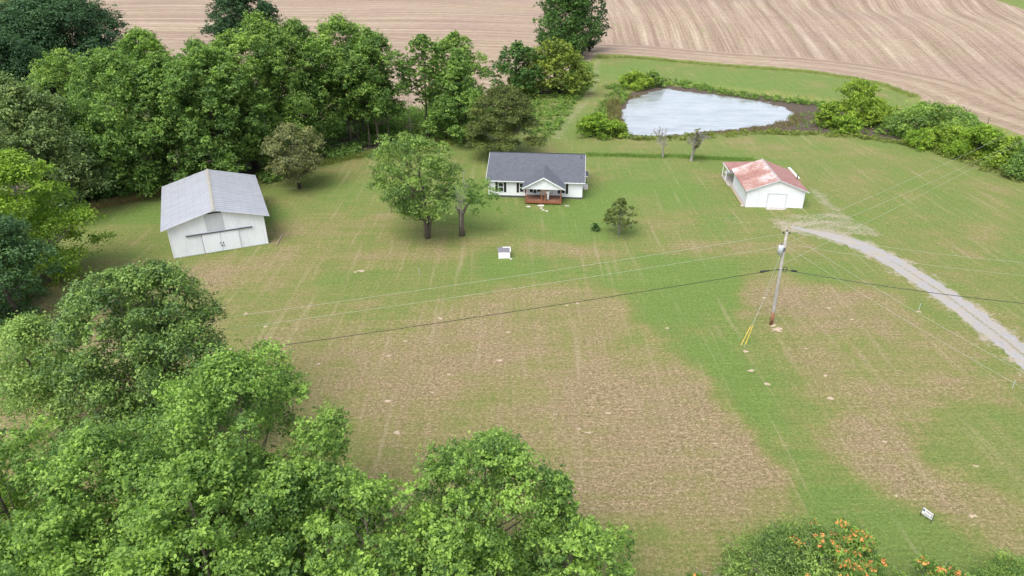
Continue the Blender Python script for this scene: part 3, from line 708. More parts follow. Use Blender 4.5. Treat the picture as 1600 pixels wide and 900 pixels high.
# ------------------------------------------------------------------ farmhouse
def gable_roof(x0, x1, y0, y1, ze, zr, th=.14, axis='x'):
    """two slabs; ridge along axis; returns (mb_low, mb_high)"""
    a, b = MB(), MB()
    if axis == 'x':
        ym = (y0 + y1) / 2
        a.slab([(x0, y0, ze), (x1, y0, ze), (x1, ym, zr), (x0, ym, zr)], th)
        b.slab([(x0, ym, zr), (x1, ym, zr), (x1, y1, ze), (x0, y1, ze)], th)
    else:
        xm = (x0 + x1) / 2
        a.slab([(x0, y0, ze), (xm, y0, zr), (xm, y1, zr), (x0, y1, ze)], th)
        b.slab([(xm, y0, zr), (x1, y0, ze), (x1, y1, ze), (xm, y1, zr)], th)
    return a, b
HW, HD, HE, HR = 14.7, 11.4, 2.85, 5.45
hp = at(767, 307.5)
house = thing('farmhouse', (hp.x - .35, hp.y + .05, 0), math.atan2(-1.25, 14.6), 'white single storey farmhouse with charcoal shingle roof and redwood front porch', 'house')
wl = MB().prism_y([(0, .32), (0, HE - .02), (0, HE), (0, HE)][:1] + [(HW, .32), (HW, HE), (0, HE)], 0, HD)
wl = MB(); wl.box((0, 0, .32), (HW, HD, HE))
for xx in (0, HW - .12):   # gable ends
    wl.add([(xx, 0, HE), (xx, HD, HE), (xx, HD / 2, HR - .3), (xx + .12, 0, HE), (xx + .12, HD, HE), (xx + .12, HD / 2, HR - .3)],
           [(0, 2, 1), (3, 4, 5), (0, 3, 5, 2), (1, 2, 5, 4)])
wl.build('wall', M['siding'], house)
MB().box((.05, .05, -.2), (HW - .05, HD - .05, .318)).build('foundation', M['foundation'], house)
a, b = gable_roof(-.35, HW + .35, -.45, HD + .45, HE + .02, HR + .1)
a.add([(v[0], v[1], v[2]) for v in b.v], b.f)
roof = a.build('roof', M['shingle'], house)
MB().box((-.36, -.53, HE - .13), (HW + .36, -.46, HE - .02)).build('gutter', M['white'], house)
rc_ = MB(); rc_.tube([(-.35, HD / 2, HR + .09), (HW + .35, HD / 2, HR + .09)], .09, 8); rc_.build('ridge_cap', M['black'], house)
for xx in (-.39, HW + .352):
    ft = MB()
    for y0, z0, y1, z1 in ((-.45, HE, HD / 2, HR + .08), (HD + .45, HE, HD / 2, HR + .08)):
        ft.add([(xx, y0, z0 - .12), (xx, y1, z1 - .12), (xx, y1, z1), (xx, y0, z0), (xx + .036, y0, z0 - .12), (xx + .036, y1, z1 - .12), (xx + .036, y1, z1), (xx + .036, y0, z0)],
               [(0, 1, 2, 3), (7, 6, 5, 4), (0, 4, 5, 1), (3, 2, 6, 7)])
    ft.build('fascia', M['white'], house)
for xx in (-.02, HW - .12): MB().box((xx, -.03, .32), (xx + .14, -.002, HE - .05)).build('corner_trim', M['white'], house)
def window(x, z0, z1, ww, par, sh=(1, 1), y=0.0):
    f = MB(); t = .09; yo = y - .05
    f.box((x - ww / 2 - t, yo, z0 - t), (x - ww / 2, y - .003, z1 + t)); f.box((x + ww / 2, yo, z0 - t), (x + ww / 2 + t, y - .003, z1 + t))
    f.box((x - ww / 2, yo, z1), (x + ww / 2, y - .003, z1 + t)); f.box((x - ww / 2, yo - .03, z0 - t), (x + ww / 2, y - .003, z0))
    zm = (z0 + z1) / 2; f.box((x - ww / 2, yo + .01, zm - .04), (x + ww / 2, y - .003, zm + .04))
    fr = f.build('window', M['white'], par)
    for a0, a1 in ((z0, zm - .04), (zm + .04, z1)): MB().box((x - ww / 2, y - .02, a0), (x + ww / 2, y - .006, a1)).build('pane', M['glass'], fr)
    for s_, on in ((-1, sh[0]), (1, sh[1])):
        if not on: continue
        xc = x + s_ * (ww / 2 + t + .22); m_ = MB(); m_.box((xc - .19, y - .04, z0 - .1), (xc + .19, y - .003, z1 + .1))
        for k in range(9): zz = z0 + (z1 - z0) * (k + .5) / 9; m_.box((xc - .14, y - .052, zz - .03), (xc + .14, y - .0405, zz + .02))
        m_.build('shutter', M['black'], par)
window(1.95, .95, 2.35, .72, house); window(5.25, .95, 2.35, .62, house); window(6.75, .95, 2.3, .5, house, (0, 1))
window(7.95, 1.1, 2.2, .55, house, (0, 0)); window(11.7, .95, 2.35, .62, house)
door = MB().box((8.65, -.05, .56), (9.5, -.003, 2.5)).build('door', M['white'], house)
MB().box((8.85, -.056, 1.7), (9.3, -.051, 2.3)).build('pane', M['glass'], door)
MB().tube([(9.4, -.05, 1.45), (9.4, -.12, 1.45)], .03, 6).build('handle', M['darkmetal'], door)
# porch
PX0, PX1, PYF = 5.95, 11.55, -2.75
pd = MB()
pd.box((PX0, PYF, .40), (PX1, -.02, .54)); 
for k in range(19): pd.box((PX0 + .02 + k * .293, PYF + .01, .541), (PX0 + .02 + k * .293 + .27, -.03, .56))
deck = pd.build('porch_deck', M['deck'], house)
MB().box((PX0 - .03, PYF - .05, .22), (PX1 + .03, PYF - .002, .57)).build('porch_skirt', M['redwood'], house)
for xx in (PX0 + .1, PX1 - .1, (PX0 + PX1) / 2 - .2, (PX0 + PX1) / 2 + .3): pass
for xx in (PX0 + .12, 8.50, 9.02, PX1 - .12):
    m_ = MB().box((xx - .075, PYF + .03, .57), (xx + .075, PYF + .18, 2.62)); m_.box((xx - .11, PYF - .0, .575), (xx + .11, PYF + .21, .70)); m_.build('porch_post', M['redwood'], house, bevel=.01)
for xx in (PX0 + .12, PX1 - .12): MB().box((xx - .06, -.2, .57), (xx + .06, -.06, 2.62)).build('porch_post', M['white'], house)
def rail(p0, p1, horiz=True):
    m_ = MB(); d = (Vector(p1) - Vector(p0)); n_ = int(d.length / .14)
    for z0, z1 in ((.68, .74), (1.36, 1.44)):
        if horiz: m_.box((p0[0], p0[1] - .03, z0), (p1[0], p0[1] + .03, z1))
        else: m_.box((p0[0] - .03, p0[1], z0), (p0[0] + .03, p1[1], z1))
    for k in range(1, n_):
        q = Vector(p0) + d * k / n_; m_.box((q.x - .02, q.y - .02, .741), (q.x + .02, q.y + .02, 1.359))
    m_.build('porch_railing', M['redwood'], house)
GX0, GX1, GY = PX0 - .45, PX1 + .45, PYF - .35; GXm = (GX0 + GX1) / 2; GZE, GZR = 2.66, 4.42
sl_ = (HR + .1 - HE - .02) / (HD / 2 + .45)          # main roof slope
def yroof(z): return -.45 + (z - HE - .02) / sl_
pr = MB()
for xe in (GX0, GX1):
    pts = [(xe, GY, GZE), (GXm, GY, GZR), (GXm, yroof(GZR) + .3, GZR), (xe, -.4, GZE)]
    if xe == GX1: pts = [pts[1], pts[0], pts[3], pts[2]]
    pts = [(p[0], p[1], p[2] + .05) for p in pts]; pr.slab(pts, .10)
pr.build('porch_roof', M['shingle'], house)
gb = MB().prism_y([(GX0 + .38, GZE - .04), (GX1 - .38, GZE - .04), (GXm, GZR - .22)], PYF - .02, PYF + .1); gb.box((GX0 + .2, PYF - .06, GZE - .2), (GX1 - .2, PYF + .2, GZE - .045))
gb.build('porch_gable', M['siding'], house)
gt = MB()
for xe in (GX0 - .02, GX1 + .02):
    q = [(xe, GZE - .17), (GXm, GZR - .14), (GXm, GZR + .03), (xe, GZE + .0)]
    if xe > GXm: q = q[::-1]
    gt.prism_y(q, GY - .05, GY - .003)
gt.build('porch_fascia', M['white'], house)
# small side entrance on the right end
se = MB().slab([(HW + .02, 5.0, 2.55), (HW + 1.0, 5.0, 2.2), (HW + 1.0, 7.0, 2.2), (HW + .02, 7.0, 2.55)], .1); so_ = se.build('side_awning', M['shingle'], house)
MB().box((HW + .02, 5.02, 2.0), (HW + .98, 5.1, 2.19)).build('awning_fascia', M['white'], house)
MB().box((HW + .05, 5.0, -.1), (HW + 1.0, 6.6, .35)).box((HW + .3, 4.5, -.1), (HW + 1.0, 4.98, .18)).build('side_steps', M['stone'], house)
MB().box((HW + .003, 5.4, .36), (HW + .05, 6.3, 2.35)).build('side_door', M['white'], house)
MB().tube([(HW - .3, HD / 2 - 1, HR - .7), (HW - .3, HD / 2 - 1, HR + .1)], .05, 7).build('vent_pipe', M['black'], house)
# stepping stones in front of the porch
for (px, py, r, w2) in [(845, 321.5, .45, 1.2), (846, 325.5, .22, 1), (848.5, 328.5, .2, 1), (854, 330, .22, 1), (825.5, 323, .28, 1.1)]:
    p = at(px, py); m_ = MB(); n_ = 9; vs = []
    rr_ = random.Random(int(px)); ring = [r * rr_.uniform(.8, 1.15) for _ in range(n_)]
    top = [(w2 * ring[i] * math.cos(6.283 * i / n_) * 1.15, ring[i] * math.sin(6.283 * i / n_) * .8, .07) for i in range(n_)]
    m_.slab(top, .12); o = m_.build('stepping_stone', M['stone']); o.location = p
    lab = {845: 'long pale slab at the foot of the porch opening', 846: 'small flat stone nearest the long porch slab', 848.5: 'middle one of the small flat stones in the lawn before the porch', 854: 'small flat stone lying farthest out in the lawn before the porch', 825.5: 'pale stone at the left front corner of the porch'}[px]
    tag(o, lab, 'stone', 'stepping stones before the porch')
dp = MB(); p = at(885, 322); dp.slab([(-.3, -.15, .1), (.45, -.12, .06), (.5, .2, .06), (-.25, .2, .1)], .1); o = dp.build('splash_block', M['concrete']); o.location = p; o.rotation_euler.z = .2
tag(o, 'pale concrete block at the right front corner of the porch', 'splash block')

# person on the porch
def skin_mesh(name, joints, bones, ma, parent=None, sub=2):
    me = bpy.data.meshes.new(name); me.from_pydata([j[0] for j in joints], bones, []); o = link(bpy.data.objects.new(name, me), parent)
    sm = o.modifiers.new('skin', 'SKIN'); sm.use_smooth_shade = True
    if not me.skin_vertices: me.skin_vertices.new()
    for i, j in enumerate(joints):
        r = j[1]; me.skin_vertices[0].data[i].radius = (r, r) if not hasattr(r, '__len__') else r
        me.skin_vertices[0].data[i].use_root = (i == 0)
    ss = o.modifiers.new('sub', 'SUBSURF'); ss.levels = sub; ss.render_levels = sub; me.materials.append(ma); return o
hm = house.matrix_basis if False else Matrix.Translation(house.location) @ Matrix.Rotation(house.rotation_euler.z, 4, 'Z')
pl = hm @ Vector((9.42, PYF + .42, .56))
J = [((0, 0, .96), (.15, .11)), ((0, 0, 1.15), (.13, .09)), ((0, 0, 1.36), (.17, .10)), ((0, 0, 1.50), .055), ((0, -.01, 1.57), .055), ((0, -.02, 1.66), (.085, .10)), ((0, -.01, 1.74), (.06, .075)),
     ((-.18, 0, 1.42), .055), ((-.23, .02, 1.14), .043), ((-.21, -.08, .90), .033), ((.18, 0, 1.42), .055), ((.26, -.05, 1.16), .043), ((.44, -.22, 1.14), .033), ((.52, -.27, 1.15), .035),
     ((-.09, 0, .88), .09), ((-.10, -.01, .49), .06), ((-.10, .01, .09), .043), ((-.10, -.15, .04), .035), ((.09, 0, .88), .09), ((.11, -.03, .49), .06), ((.12, .0, .09), .043), ((.13, -.16, .04), .035), ((-.21, -.11, .83), .034)]
Bn = [(0,1),(1,2),(2,3),(3,4),(4,5),(5,6),(2,7),(7,8),(8,9),(9,22),(2,10),(10,11),(11,12),(12,13),(0,14),(14,15),(15,16),(16,17),(0,18),(18,19),(19,20),(20,21)]
per = skin_mesh('person', J, Bn, M['skin']); per.location = pl; per.rotation_euler.z = .35
tag(per, 'person in white clothes standing on the porch and holding something dark', 'person')
def grow_(ids, d): return [(J[i][0], tuple(r + d for r in J[i][1]) if hasattr(J[i][1], '__len__') else J[i][1] + d) for i in ids]
skin_mesh('shirt', grow_([2, 1, 0, 7, 10, 8, 11], .018), [(0, 1), (1, 2), (0, 3), (0, 4), (3, 5), (4, 6)], M['white'], per)
skin_mesh('trousers', grow_([0, 14, 15, 16, 18, 19, 20], .016), [(0, 1), (1, 2), (2, 3), (0, 4), (4, 5), (5, 6)], M['white'], per)
hj = [((0, .02, 1.73), (.095, .10)), ((0, .05, 1.66), (.09, .08)), ((0, .05, 1.58), (.05, .05))]; skin_mesh('hair', hj, [(0, 1), (1, 2)], M['hair'], per)
for i, k in ((16, 17), (20, 21)): skin_mesh('shoe', [(J[i][0][:2] + (.05,), .05), (J[k][0], .045)], [(0, 1)], M['shoe'], per, 1)
for hx, hy, hz_, dx, dy in ((.53, -.28, 1.15, .8, -.6), (-.21, -.12, .81, .1, -.4)):
    for q in range(5):
        s_ = (q - 2) * .02; ln = (.05, .075, .08, .075, .06)[q] * .9
        b_ = Vector((hx + s_ * -dy, hy + s_ * dx, hz_ - (.0 if q else -.02))); d_ = Vector((dx, dy, -.5)).normalized()
        skin_mesh('finger', [(tuple(b_), .010), (tuple(b_ + d_ * ln * .55), .009), (tuple(b_ + (d_ + Vector((0, 0, -.5))) * ln), .007)], [(0, 1), (1, 2)], M['skin'], per, 1)
for s_ in (-1, 1):
    MB().tube([(s_ * .035, -.122, 1.675), (s_ * .035, -.112, 1.675)], .011, 6).build('eye', M['black'], per)
    MB().tube([(s_ * .088, -.01, 1.64), (s_ * .10, -.01, 1.68)], .02, 6).build('ear', M['skin'], per)
MB().tube([(0, -.115, 1.67), (0, -.14, 1.64)], [.01, .016], 6).build('nose', M['skin'], per)
MB().box((-.025, -.122, 1.60), (.025, -.11, 1.608)).build('mouth', M['shoe'], per)

dk = MB().box((-.08, -.01, -.05), (.08, .012, .05)); o = dk.build('tablet', M['black'], None, bevel=.01); o.matrix_basis = Matrix.Translation(pl) @ Matrix.Rotation(.35, 4, 'Z') @ Matrix.Translation((.60, -.33, 1.17))
tag(o, 'dark object held in the outstretched hand of the person on the porch', 'tablet')

# ------------------------------------------------------------------ barn
BW, BL, BE, BR = 11.6, 17.0, 4.25, 5.95
bp = at(272.4, 403.5)
barn = thing('barn', (bp.x, bp.y, 0), math.atan2(4.7, 10.6), 'large white metal barn with pale grey sheet roof and sliding front door', 'barn')
MB().prism_y([(0, -.2), (BW, -.2), (BW, BE), (BW / 2, BR - .12), (0, BE)], 0, .08).build('front_wall', M['barnwall'], barn)
MB().prism_y([(0, -.2), (BW, -.2), (BW, BE), (BW / 2, BR - .12), (0, BE)], BL - .08, BL).build('back_wall', M['barnwall'], barn)
MB().box((0, .081, -.2), (.08, BL - .081, BE)).build('side_wall', M['barnwall_y_shaded'], barn); MB().box((BW - .08, .081, -.2), (BW, BL - .081, BE)).build('side_wall', M['barnwall_y_shaded'], barn)
a, b = gable_roof(-.75, BW + .75, -.55, BL + .5, BE - .12, BR, .1, 'y')
a.build('roof_slope', M['barnroof'], barn); b.build('roof_slope', M['barnroof'], barn)
cap = MB().prism_y([(BW / 2 - .22, BR - .045), (BW / 2, BR + .0), (BW / 2 + .22, BR - .045), (BW / 2 + .22, BR - .0), (BW / 2, BR + .06), (BW / 2 - .22, BR - .0)], -.58, BL + .53); cap.build('ridge_cap', M['beige'], barn)
eg = MB()
for xe, s_ in ((-.75, 1), (BW + .75, -1)):
    q = [(xe, BE - .22), (BW / 2, BR - .1), (BW / 2, BR - .003), (xe, BE - .123)]
    if s_ < 0: q = q[::-1]
    eg.prism_y(q, -.6, -.553)
eg.build('roof_trim', M['patch'], barn)
gp = MB().box((BW / 2 - 1.1, -.03, BR - .66), (BW / 2 + .8, -.004, BR - .47)); gp.build('gable_gap', M['black'], barn)
MB().box((BW / 2 - 1.3, -.02, 2.95), (BW / 2 + .9, -.0045, BR - .70)).build('gable_panel', M['patch'], barn)
MB().box((1.9, -.20, 2.70), (10.0, -.03, 2.84)).build('door_track', M['darkmetal'], barn)
for x0, x1 in ((3.75, 5.95), (5.99, 8.2)):
    d_ = MB().box((x0, -.11, .06), (x1, -.04, 2.69)).build('sliding_door', M['barnwall'], barn)
    hx = 5.8 if x0 < 5 else 6.14
    MB().box((hx - .04, -.17, 1.05), (hx + .04, -.111, 1.3)).build('handle', M['black'], d_)
MB().box((3.69, -.10, .0), (3.748, -.03, 2.69)).build('door_jamb', M['darkmetal'], barn)
MB().box((5.75, -.19, .80), (6.25, -.12, .86)).build('door_latch', M['darkmetal'], barn)
db = MB()
for x0 in (0.0, 2.9, 8.25): pass
db.box((.0, -.025, -.1), (BW, -.003, .10)); db.build('base_trim', M['patch'], barn)
for x0, x1 in ((-.05, .07), (BW - .07, BW + .05)): MB().box((x0, -.05, -.1), (x1, -.003, BE - .1)).build('corner_trim', M['white'], barn)
pk = MB().tube([(0, 0, .05), (1.0, 3.2, .12)], .07, 6); o = pk.build('fallen_pole', M['sawdust']); q = barn.location + Vector((11.45, 4.3, .0)); o.location = q + Vector((.5, -.4, .03)); o.rotation_euler.z = .35
tag(o, 'pale wooden pole lying in the grass by the right wall of the barn', 'pole')

# ------------------------------------------------------------------ garage shed
SW, SD, SE, SR = 8.5, 9.2, 2.75, 4.45
sp_ = at(1164.5, 323.5)
shed = thing('garage_shed', (sp_.x, sp_.y, 0), math.atan2(-.6, 8.5), 'small white garage shed with rusty red tin roof and open rear lean-to', 'shed')
MB().box((0, 0, -.1), (SW, .1, SE)).build('front_wall', M['shedwall'], shed)
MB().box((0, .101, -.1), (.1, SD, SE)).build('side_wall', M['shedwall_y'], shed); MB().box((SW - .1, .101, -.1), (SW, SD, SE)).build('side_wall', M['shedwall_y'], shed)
MB().box((.101, SD - .1, -.1), (SW - .101, SD, SE)).build('back_wall', M['shedwall'], shed)
for y0, y1 in ((-.02, .1), (SD - .1, SD)): MB().prism_y([(0, SE + .002), (SW, SE + .002), (SW / 2, SR - .10)], y0, y1).build('gable', M['white'], shed)
MB().box((SW / 2 - .03, -.045, SE + .05), (SW / 2 + .03, -.021, SR - .3)).build('gable_batten', M['patch'], shed)
a, b = gable_roof(-.4, SW + .45, -.35, SD + .9, SE - .05, SR + .05, .09, 'y')
a.build('rusty_roof_slope', M['rust'], shed); o = b.build('red_roof_slope', M['redtin'], shed)
MB().tube([(SW / 2 + .02, -.38, SR + .06), (SW / 2 + .02, SD + .92, SR + .06)], .1, 8).build('ridge_cap', plain('weathered_ridge', (.42, .38, .38), .7, .3), shed)
eg = MB()
for xe in (-.4, SW + .45):
    q = [(xe, SE - .2), (SW / 2 + .025, SR - .1), (SW / 2 + .025, SR + .047), (xe, SE - .053)]
    if xe > 1: q = q[::-1]
    eg.prism_y(q, -.39, -.353)
eg.build('barge_board', M['patch'], shed)
gd = MB().box((3.15, -.035, .0), (5.75, -.003, 2.2)).build('garage_door', M['garagedoor'], shed)
MB().box((3.0, -.06, .0), (3.149, -.003, 2.3)).box((5.751, -.06, .0), (5.9, -.003, 2.3)).box((3.15, -.08, 2.201), (5.75, -.003, 2.33)).build('door_frame', M['patch'], shed)
MB().slab([(2.9, -1.0, .07), (5.5, -1.1, .05), (6.0, -.55, .07), (6.0, -.09, .1), (2.95, -.09, .1)], .25).build('door_apron', M['concrete'], shed)
MB().box((-.38, .1, -.2), (-.12, SD + .2, .12)).build('footing', M['sawdust'], shed)
# rear lean-to
LD = 14.6
MB().slab([(-.75, SD + .3, 2.72), (SW - 2.2, SD + .3, 3.0), (SW - 2.2, LD, 2.75), (-.75, LD, 2.45)], .07).build('lean_to_roof', M['redtin'], shed)
MB().box((-.8, SD + .3, 2.30), (-.72, LD, 2.43)).build('lean_to_fascia', M['white'], shed)
for yy in (SD + 2.6, LD - .2): MB().box((-.7, yy - .06, -.1), (-.58, yy + .06, 2.4)).build('lean_to_post', M['white'], shed)
for yy in (LD - .2,): MB().box((SW - 2.4, yy - .06, -.1), (SW - 2.28, yy + .06, 2.7)).build('lean_to_post', M['white'], shed)
MB().box((-.7, SD, -.08), (SW - 2.3, LD, .12)).build('lean_to_floor', M['concrete'], shed)
MB().box((-.3, LD - .3, .5), (3.2, LD - .22, 1.0)).box((-.2, LD - .9, .75), (2.6, LD - .32, .85)).build('lean_to_bench', M['white'], shed)
wt = MB().slab([(SW / 2 + 1.0, SD + .95, SR - .30), (SW / 2 + 1.4, SD + .95, SR - .4), (SW + .75, SD - 3.4, SE + .05), (SW + .45, SD - 3.4, SE + .14)], .06)
MB().box((SW + .45, SD - 3.4, SE + .02), (SW + .8, SD + 1.9, SE + .12)).build('white_side_flashing', M['white'], shed)
MB().tube([(SW + .3, SD - 3.7, SE), (SW + .3, SD - 3.7, SE + .75)], .09, 8).build('stove_pipe', M['black'], shed)
o = MB().box((-.3, -.3, .28), (.3, .3, .5)).box((-.25, -.05, 0), (.25, .05, .28)); 
o = o.build('white_block', M['stone']); o.location = at(1160, 323) + Vector((-.1, 0, 0)); o.scale = (.55, .55, .5); tag(o, 'little white block on the grass at the front left corner of the shed', 'block')

# ------------------------------------------------------------------ well house
wp = at(788, 404)
wh = thing('well_house', wp, .02, 'small white well house with grey shingled lid standing on the lawn', 'well house')
MB().box((-.75, 0, -.05), (.75, 1.25, .78)).build('body', M['white'], wh, bevel=.02)
MB().slab([(-.80, .12, .83), (.78, .12, .83), (.80, 1.35, .98), (-.86, 1.35, .98)], .06).build('lid', plain('worn_shingle', (.19, .18, .20), .9, .45, 6), wh)
MB().box((-.2, 1.2, .985), (.80, 1.34, 1.05)).build('lid_batten', M['white'], wh); MB().box((.72, .1, .90), (.82, 1.19, .97)).build('lid_edge', M['white'], wh)
MB().box((-.62, -.02, .05), (.62, -.003, .66)).build('front_panel', M['white'], wh)
o = MB().slab([(-.12, -.1, .12), (.12, -.12, .12), (.14, .1, .1), (-.1, .12, .1)], .14).build('stone', M['stone']); o.location = at(798.5, 405); tag(o, 'small pale stone beside the right foot of the well house', 'stone')

# ------------------------------------------------------------------ utility pole and lines
pp = at(1205, 507); PH = 10.8
pole = thing('utility_pole', pp, 0, 'grey wooden utility pole with transformer and rusty brown foot', 'utility pole')
top = Vector((-.35 * 0 - .30, .1, PH))
def pt(z): return Vector((top.x * z / PH, top.y * z / PH, z))
MB().tube([pt(-.3), pt(1.5), pt(5), pt(PH)], [.19, .18, .16, .12], 12).build('shaft', barkmat('weathered_pole', (.46, .43, .39)), pole, True)
MB().tube([pt(0.0), pt(1.55)], [.20, .188], 12).build('foot_wrap', plain('rust_brown_wrap', (.25, .12, .065), .85, .35), pole, True)
tc = pt(8.9) + Vector((-.38, -.12, 0))
t_ = MB().tube([tc + Vector((0, 0, -.5)), tc + Vector((0, 0, .35)), tc + Vector((0, 0, .45))], [.27, .27, .2], 16).build('transformer', M['transformer'], pole, True)
MB().tube([tc + Vector((0, 0, .45)), tc + Vector((0, 0, .78))], [.05, .04], 8).build('bushing', M['darkmetal'], t_)
MB().box(tuple(tc + Vector((.2, -.05, -.2))), tuple(tc + Vector((.45, .05, .2)))).build('bracket', M['darkmetal'], t_)
ins = []
for k, (dx, dz) in enumerate(((-.32, -.12), (.32, -.12), (0, .12))):
    q = pt(PH) + Vector((dx, 0, dz)); ins.append(q)
    MB().tube([q + Vector((0, 0, -.12)), q + Vector((0, 0, -.04)), q + Vector((0, 0, .02)), q + Vector((0, 0, .1))], [.05, .09, .05, .07], 8).build('insulator', M['black'], pole)
MB().tube([pt(PH - .2) + Vector((-.34, 0, 0)), pt(PH - .2) + Vector((.34, 0, 0))], .04, 6).build('cross_bar', M['darkmetal'], pole)
zc = 6.6
ring = [pt(zc) + Vector((.42 + .2 * math.cos(t * .5236), -.1, .05 + .3 * math.sin(t * .5236))) for t in range(13)]
MB().tube(ring, .035, 6).build('cable_coil', M['black'], pole, True)
MB().tube([pt(zc) + Vector((-.5, -.1, 0)), pt(zc) + Vector((.7, -.1, 0))], .045, 6).build('cable_clamp', M['black'], pole)
def wire(name, A, B, sag, r, ma, label, cat='wire', extra=None, group='wires strung from the utility pole'):
    n_ = 28; pts = []
    for i in range(n_ + 1):
        t = i / n_; p = A.lerp(B, t); pts.append(p - Vector((0, 0, 4 * sag * t * (1 - t))))
    mb = MB().tube(pts, r, 5)
    o = mb.build(name, ma); tag(o, label, cat, group)
    return o
def P3(px, py, z): x, y = atz(px, py, z); return Vector((x, y, z))
def ext(A, B, k): return A + (B - A) * k
W = pp
wtop = W + pt(PH); 
# to the left
for (z0, p1, z1, r, ma, lab) in ((PH - .2, (340, 489), 9.7, .008, 'galv', 'pale upper power line running left from the pole top'),
                                (9.2, (340, 508), 8.9, .008, 'galv', 'pale lower power line running left from below the pole top'),
                                (zc, (345, 545), 6.4, .028, 'black', 'black communication cable running left from the pole across the brown lawn')):
    A = W + pt(z0) + Vector((-.25, 0, 0)); B = P3(p1[0], p1[1], z1); wire('overhead_wire', A, ext(A, B, 1.55), .55, r, M[ma], lab)
# to the right: black cable, four conductors
for (z0, p1, z1, r, ma, lab, off) in (
    (zc, (1600, 468), 6.4, .032, 'black', 'black communication cable running right from the pole across the driveway', 0),
    (PH - .15, (1600, 573), 9.8, .0075, 'galv', 'upper pale wire slanting down to the lower right from the pole top', 0),
    (9.3, (1600, 598), 8.6, .0075, 'galv', 'lower pale wire slanting down to the lower right from the pole', 0),
    (PH, (1600, 404), 9.9, .007, 'galv', 'upper pale wire running right from the pole above the driveway', 0),
    (9.5, (1600, 424), 8.9, .007, 'galv', 'lower pale wire running right from the pole above the driveway', 0),
    (PH, (1565, 211), 10.3, .008, 'galv', 'highest pale wire rising to the upper right beyond the shed', 0),
    (9.5, (1570, 228), 9.1, .008, 'galv', 'middle pale wire rising to the upper right beyond the shed', 0),
    (7.2, (1600, 217), 7.0, .008, 'galv', 'lowest pale wire rising to the upper right beyond the shed', 0)):
    A = W + pt(z0) + Vector((.12, 0, 0)); B = P3(p1[0], p1[1], z1); wire('overhead_wire', A, ext(A, B, 1.4), .5, r, M[ma], lab)
for x0, x1, lab in ((.9, 1.5, 'right'), (-1.9, -1.0, 'left')):
    sgn = 1 if x0 > 0 else -1
    B = P3(1600, 468, 6.4) if sgn > 0 else P3(345, 545, 6.4); A = W + pt(zc) + Vector((.12 if sgn > 0 else -.25, 0, 0)); d = (B - A).normalized()
    o = MB().tube([A + d * abs(x0), A + d * abs(x0 + sgn * .15), A + d * abs(x1)], [.09, .13, .07], 8).build('cable_splice_box', M['black'], None, True); tag(o, 'black splice case on the cable just %s of the utility pole' % lab, 'splice case')
# guy wires with yellow guards, anchored left-front, and two to the left-back anchor
for k, (px, py, z0) in enumerate(((1156, 543, zc + .3), (1163, 543, 9.6))):
    a_ = at(px, py); tp = W + pt(z0)
    root = thing('guy_wire', a_, 0, ('left' if k == 0 else 'right') + ' one of the two yellow guarded guy wires before the utility pole', 'guy wire', 'guy wires with yellow guards')
    d = (tp - a_); MB().tube([Vector((0, 0, -.1)), d], .009, 5).build('strand', M['galv'], root)
    MB().tube([d * .03, d * (.26 if k == 0 else .21)], .028, 7).build('guard', M['yellow_plastic'], root)
for k, (px, py, z0) in enumerate(((1191, 461, 8.4), (1196, 463, 6.3))):
    a_ = at(px, py); tp = W + pt(z0); root = thing('ground_wire', a_, 0, ('longer grey' if k == 0 else 'shorter rust coloured') + ' stay wire anchored in the bare spot behind the utility pole', 'stay wire', 'stay wires behind the pole')
    MB().tube([Vector((0, 0, -.1)), (tp - a_) * (1.0 if k == 0 else 1.0)], .010, 5).build('strand', M['galv'] if k == 0 else M['redwood'], root)
# small metal stub in the lawn, right of frame and left
for (px, py, lab) in ((1582, 606, 'low grey utility stub in the grass near the driveway at the right'), (655, 428, 'thin pale stake in the lawn below the large maple'), (1436, 484, 'short pale stake beside a bare spot near the driveway')):
    o = MB().tube([(0, 0, -.1), (0, 0, .8)], .03, 6).tube([(0, 0, .8), (0, 0, .88)], .045, 6).build('marker_stake', M['transformer']); o.location = at(px, py); o.scale = (.8, .8, .9); tag(o, lab, 'stake', 'marker stakes in the lawn')

# ------------------------------------------------------------------ yard sign
yp = at(1446, 812); ys_ = thing('yard_sign', yp, math.radians(-62), 'small white yard sign with dark printing on black wire legs', 'yard sign')
MB().box((-.42, -.012, .32), (.42, .012, .86)).build('panel', M['white'], ys_)
for xx in (-.42, .39): MB().box((xx, -.02, -.1), (xx + .03, .02, .90)).build('leg', M['black'], ys_)
rs_ = random.Random(3)
for row, (z, h_, x0, x1) in enumerate(((.70, .06, -.12, .34), (.42, .05, -.20, .22))):
    x = x0; lt = MB()
    while x < x1: w_ = rs_.uniform(.03, .06); lt.box((x, -.018, z), (x + w_, -.0125, z + h_)); x += w_ + .015
    lt.build('lettering', M['signred' if row == 0 else 'signblue'], ys_)
for q0, q1 in (((-.35, -.018, .62), (-.22, -.0125, .78)), ((.26, -.018, .48), (.34, -.0125, .58)), ((.28, -.018, .36), (.33, -.0125, .41))): MB().box(q0, q1).build('emblem', M['signblue'], ys_)
# fence posts at the field edge
for (px, py, lab) in ((1487, 172, 'lone weathered post at the near edge of the stubble field'), (1543, 194, 'shorter weathered post at the field edge, right of the lone tall one')):
    o = MB().tube([(0, 0, -.2), (.05, 0, 1.5)], [.09, .08], 7).build('fence_post', M['bark']); o.location = at(px, py); tag(o, lab, 'post', 'posts at the field edge')

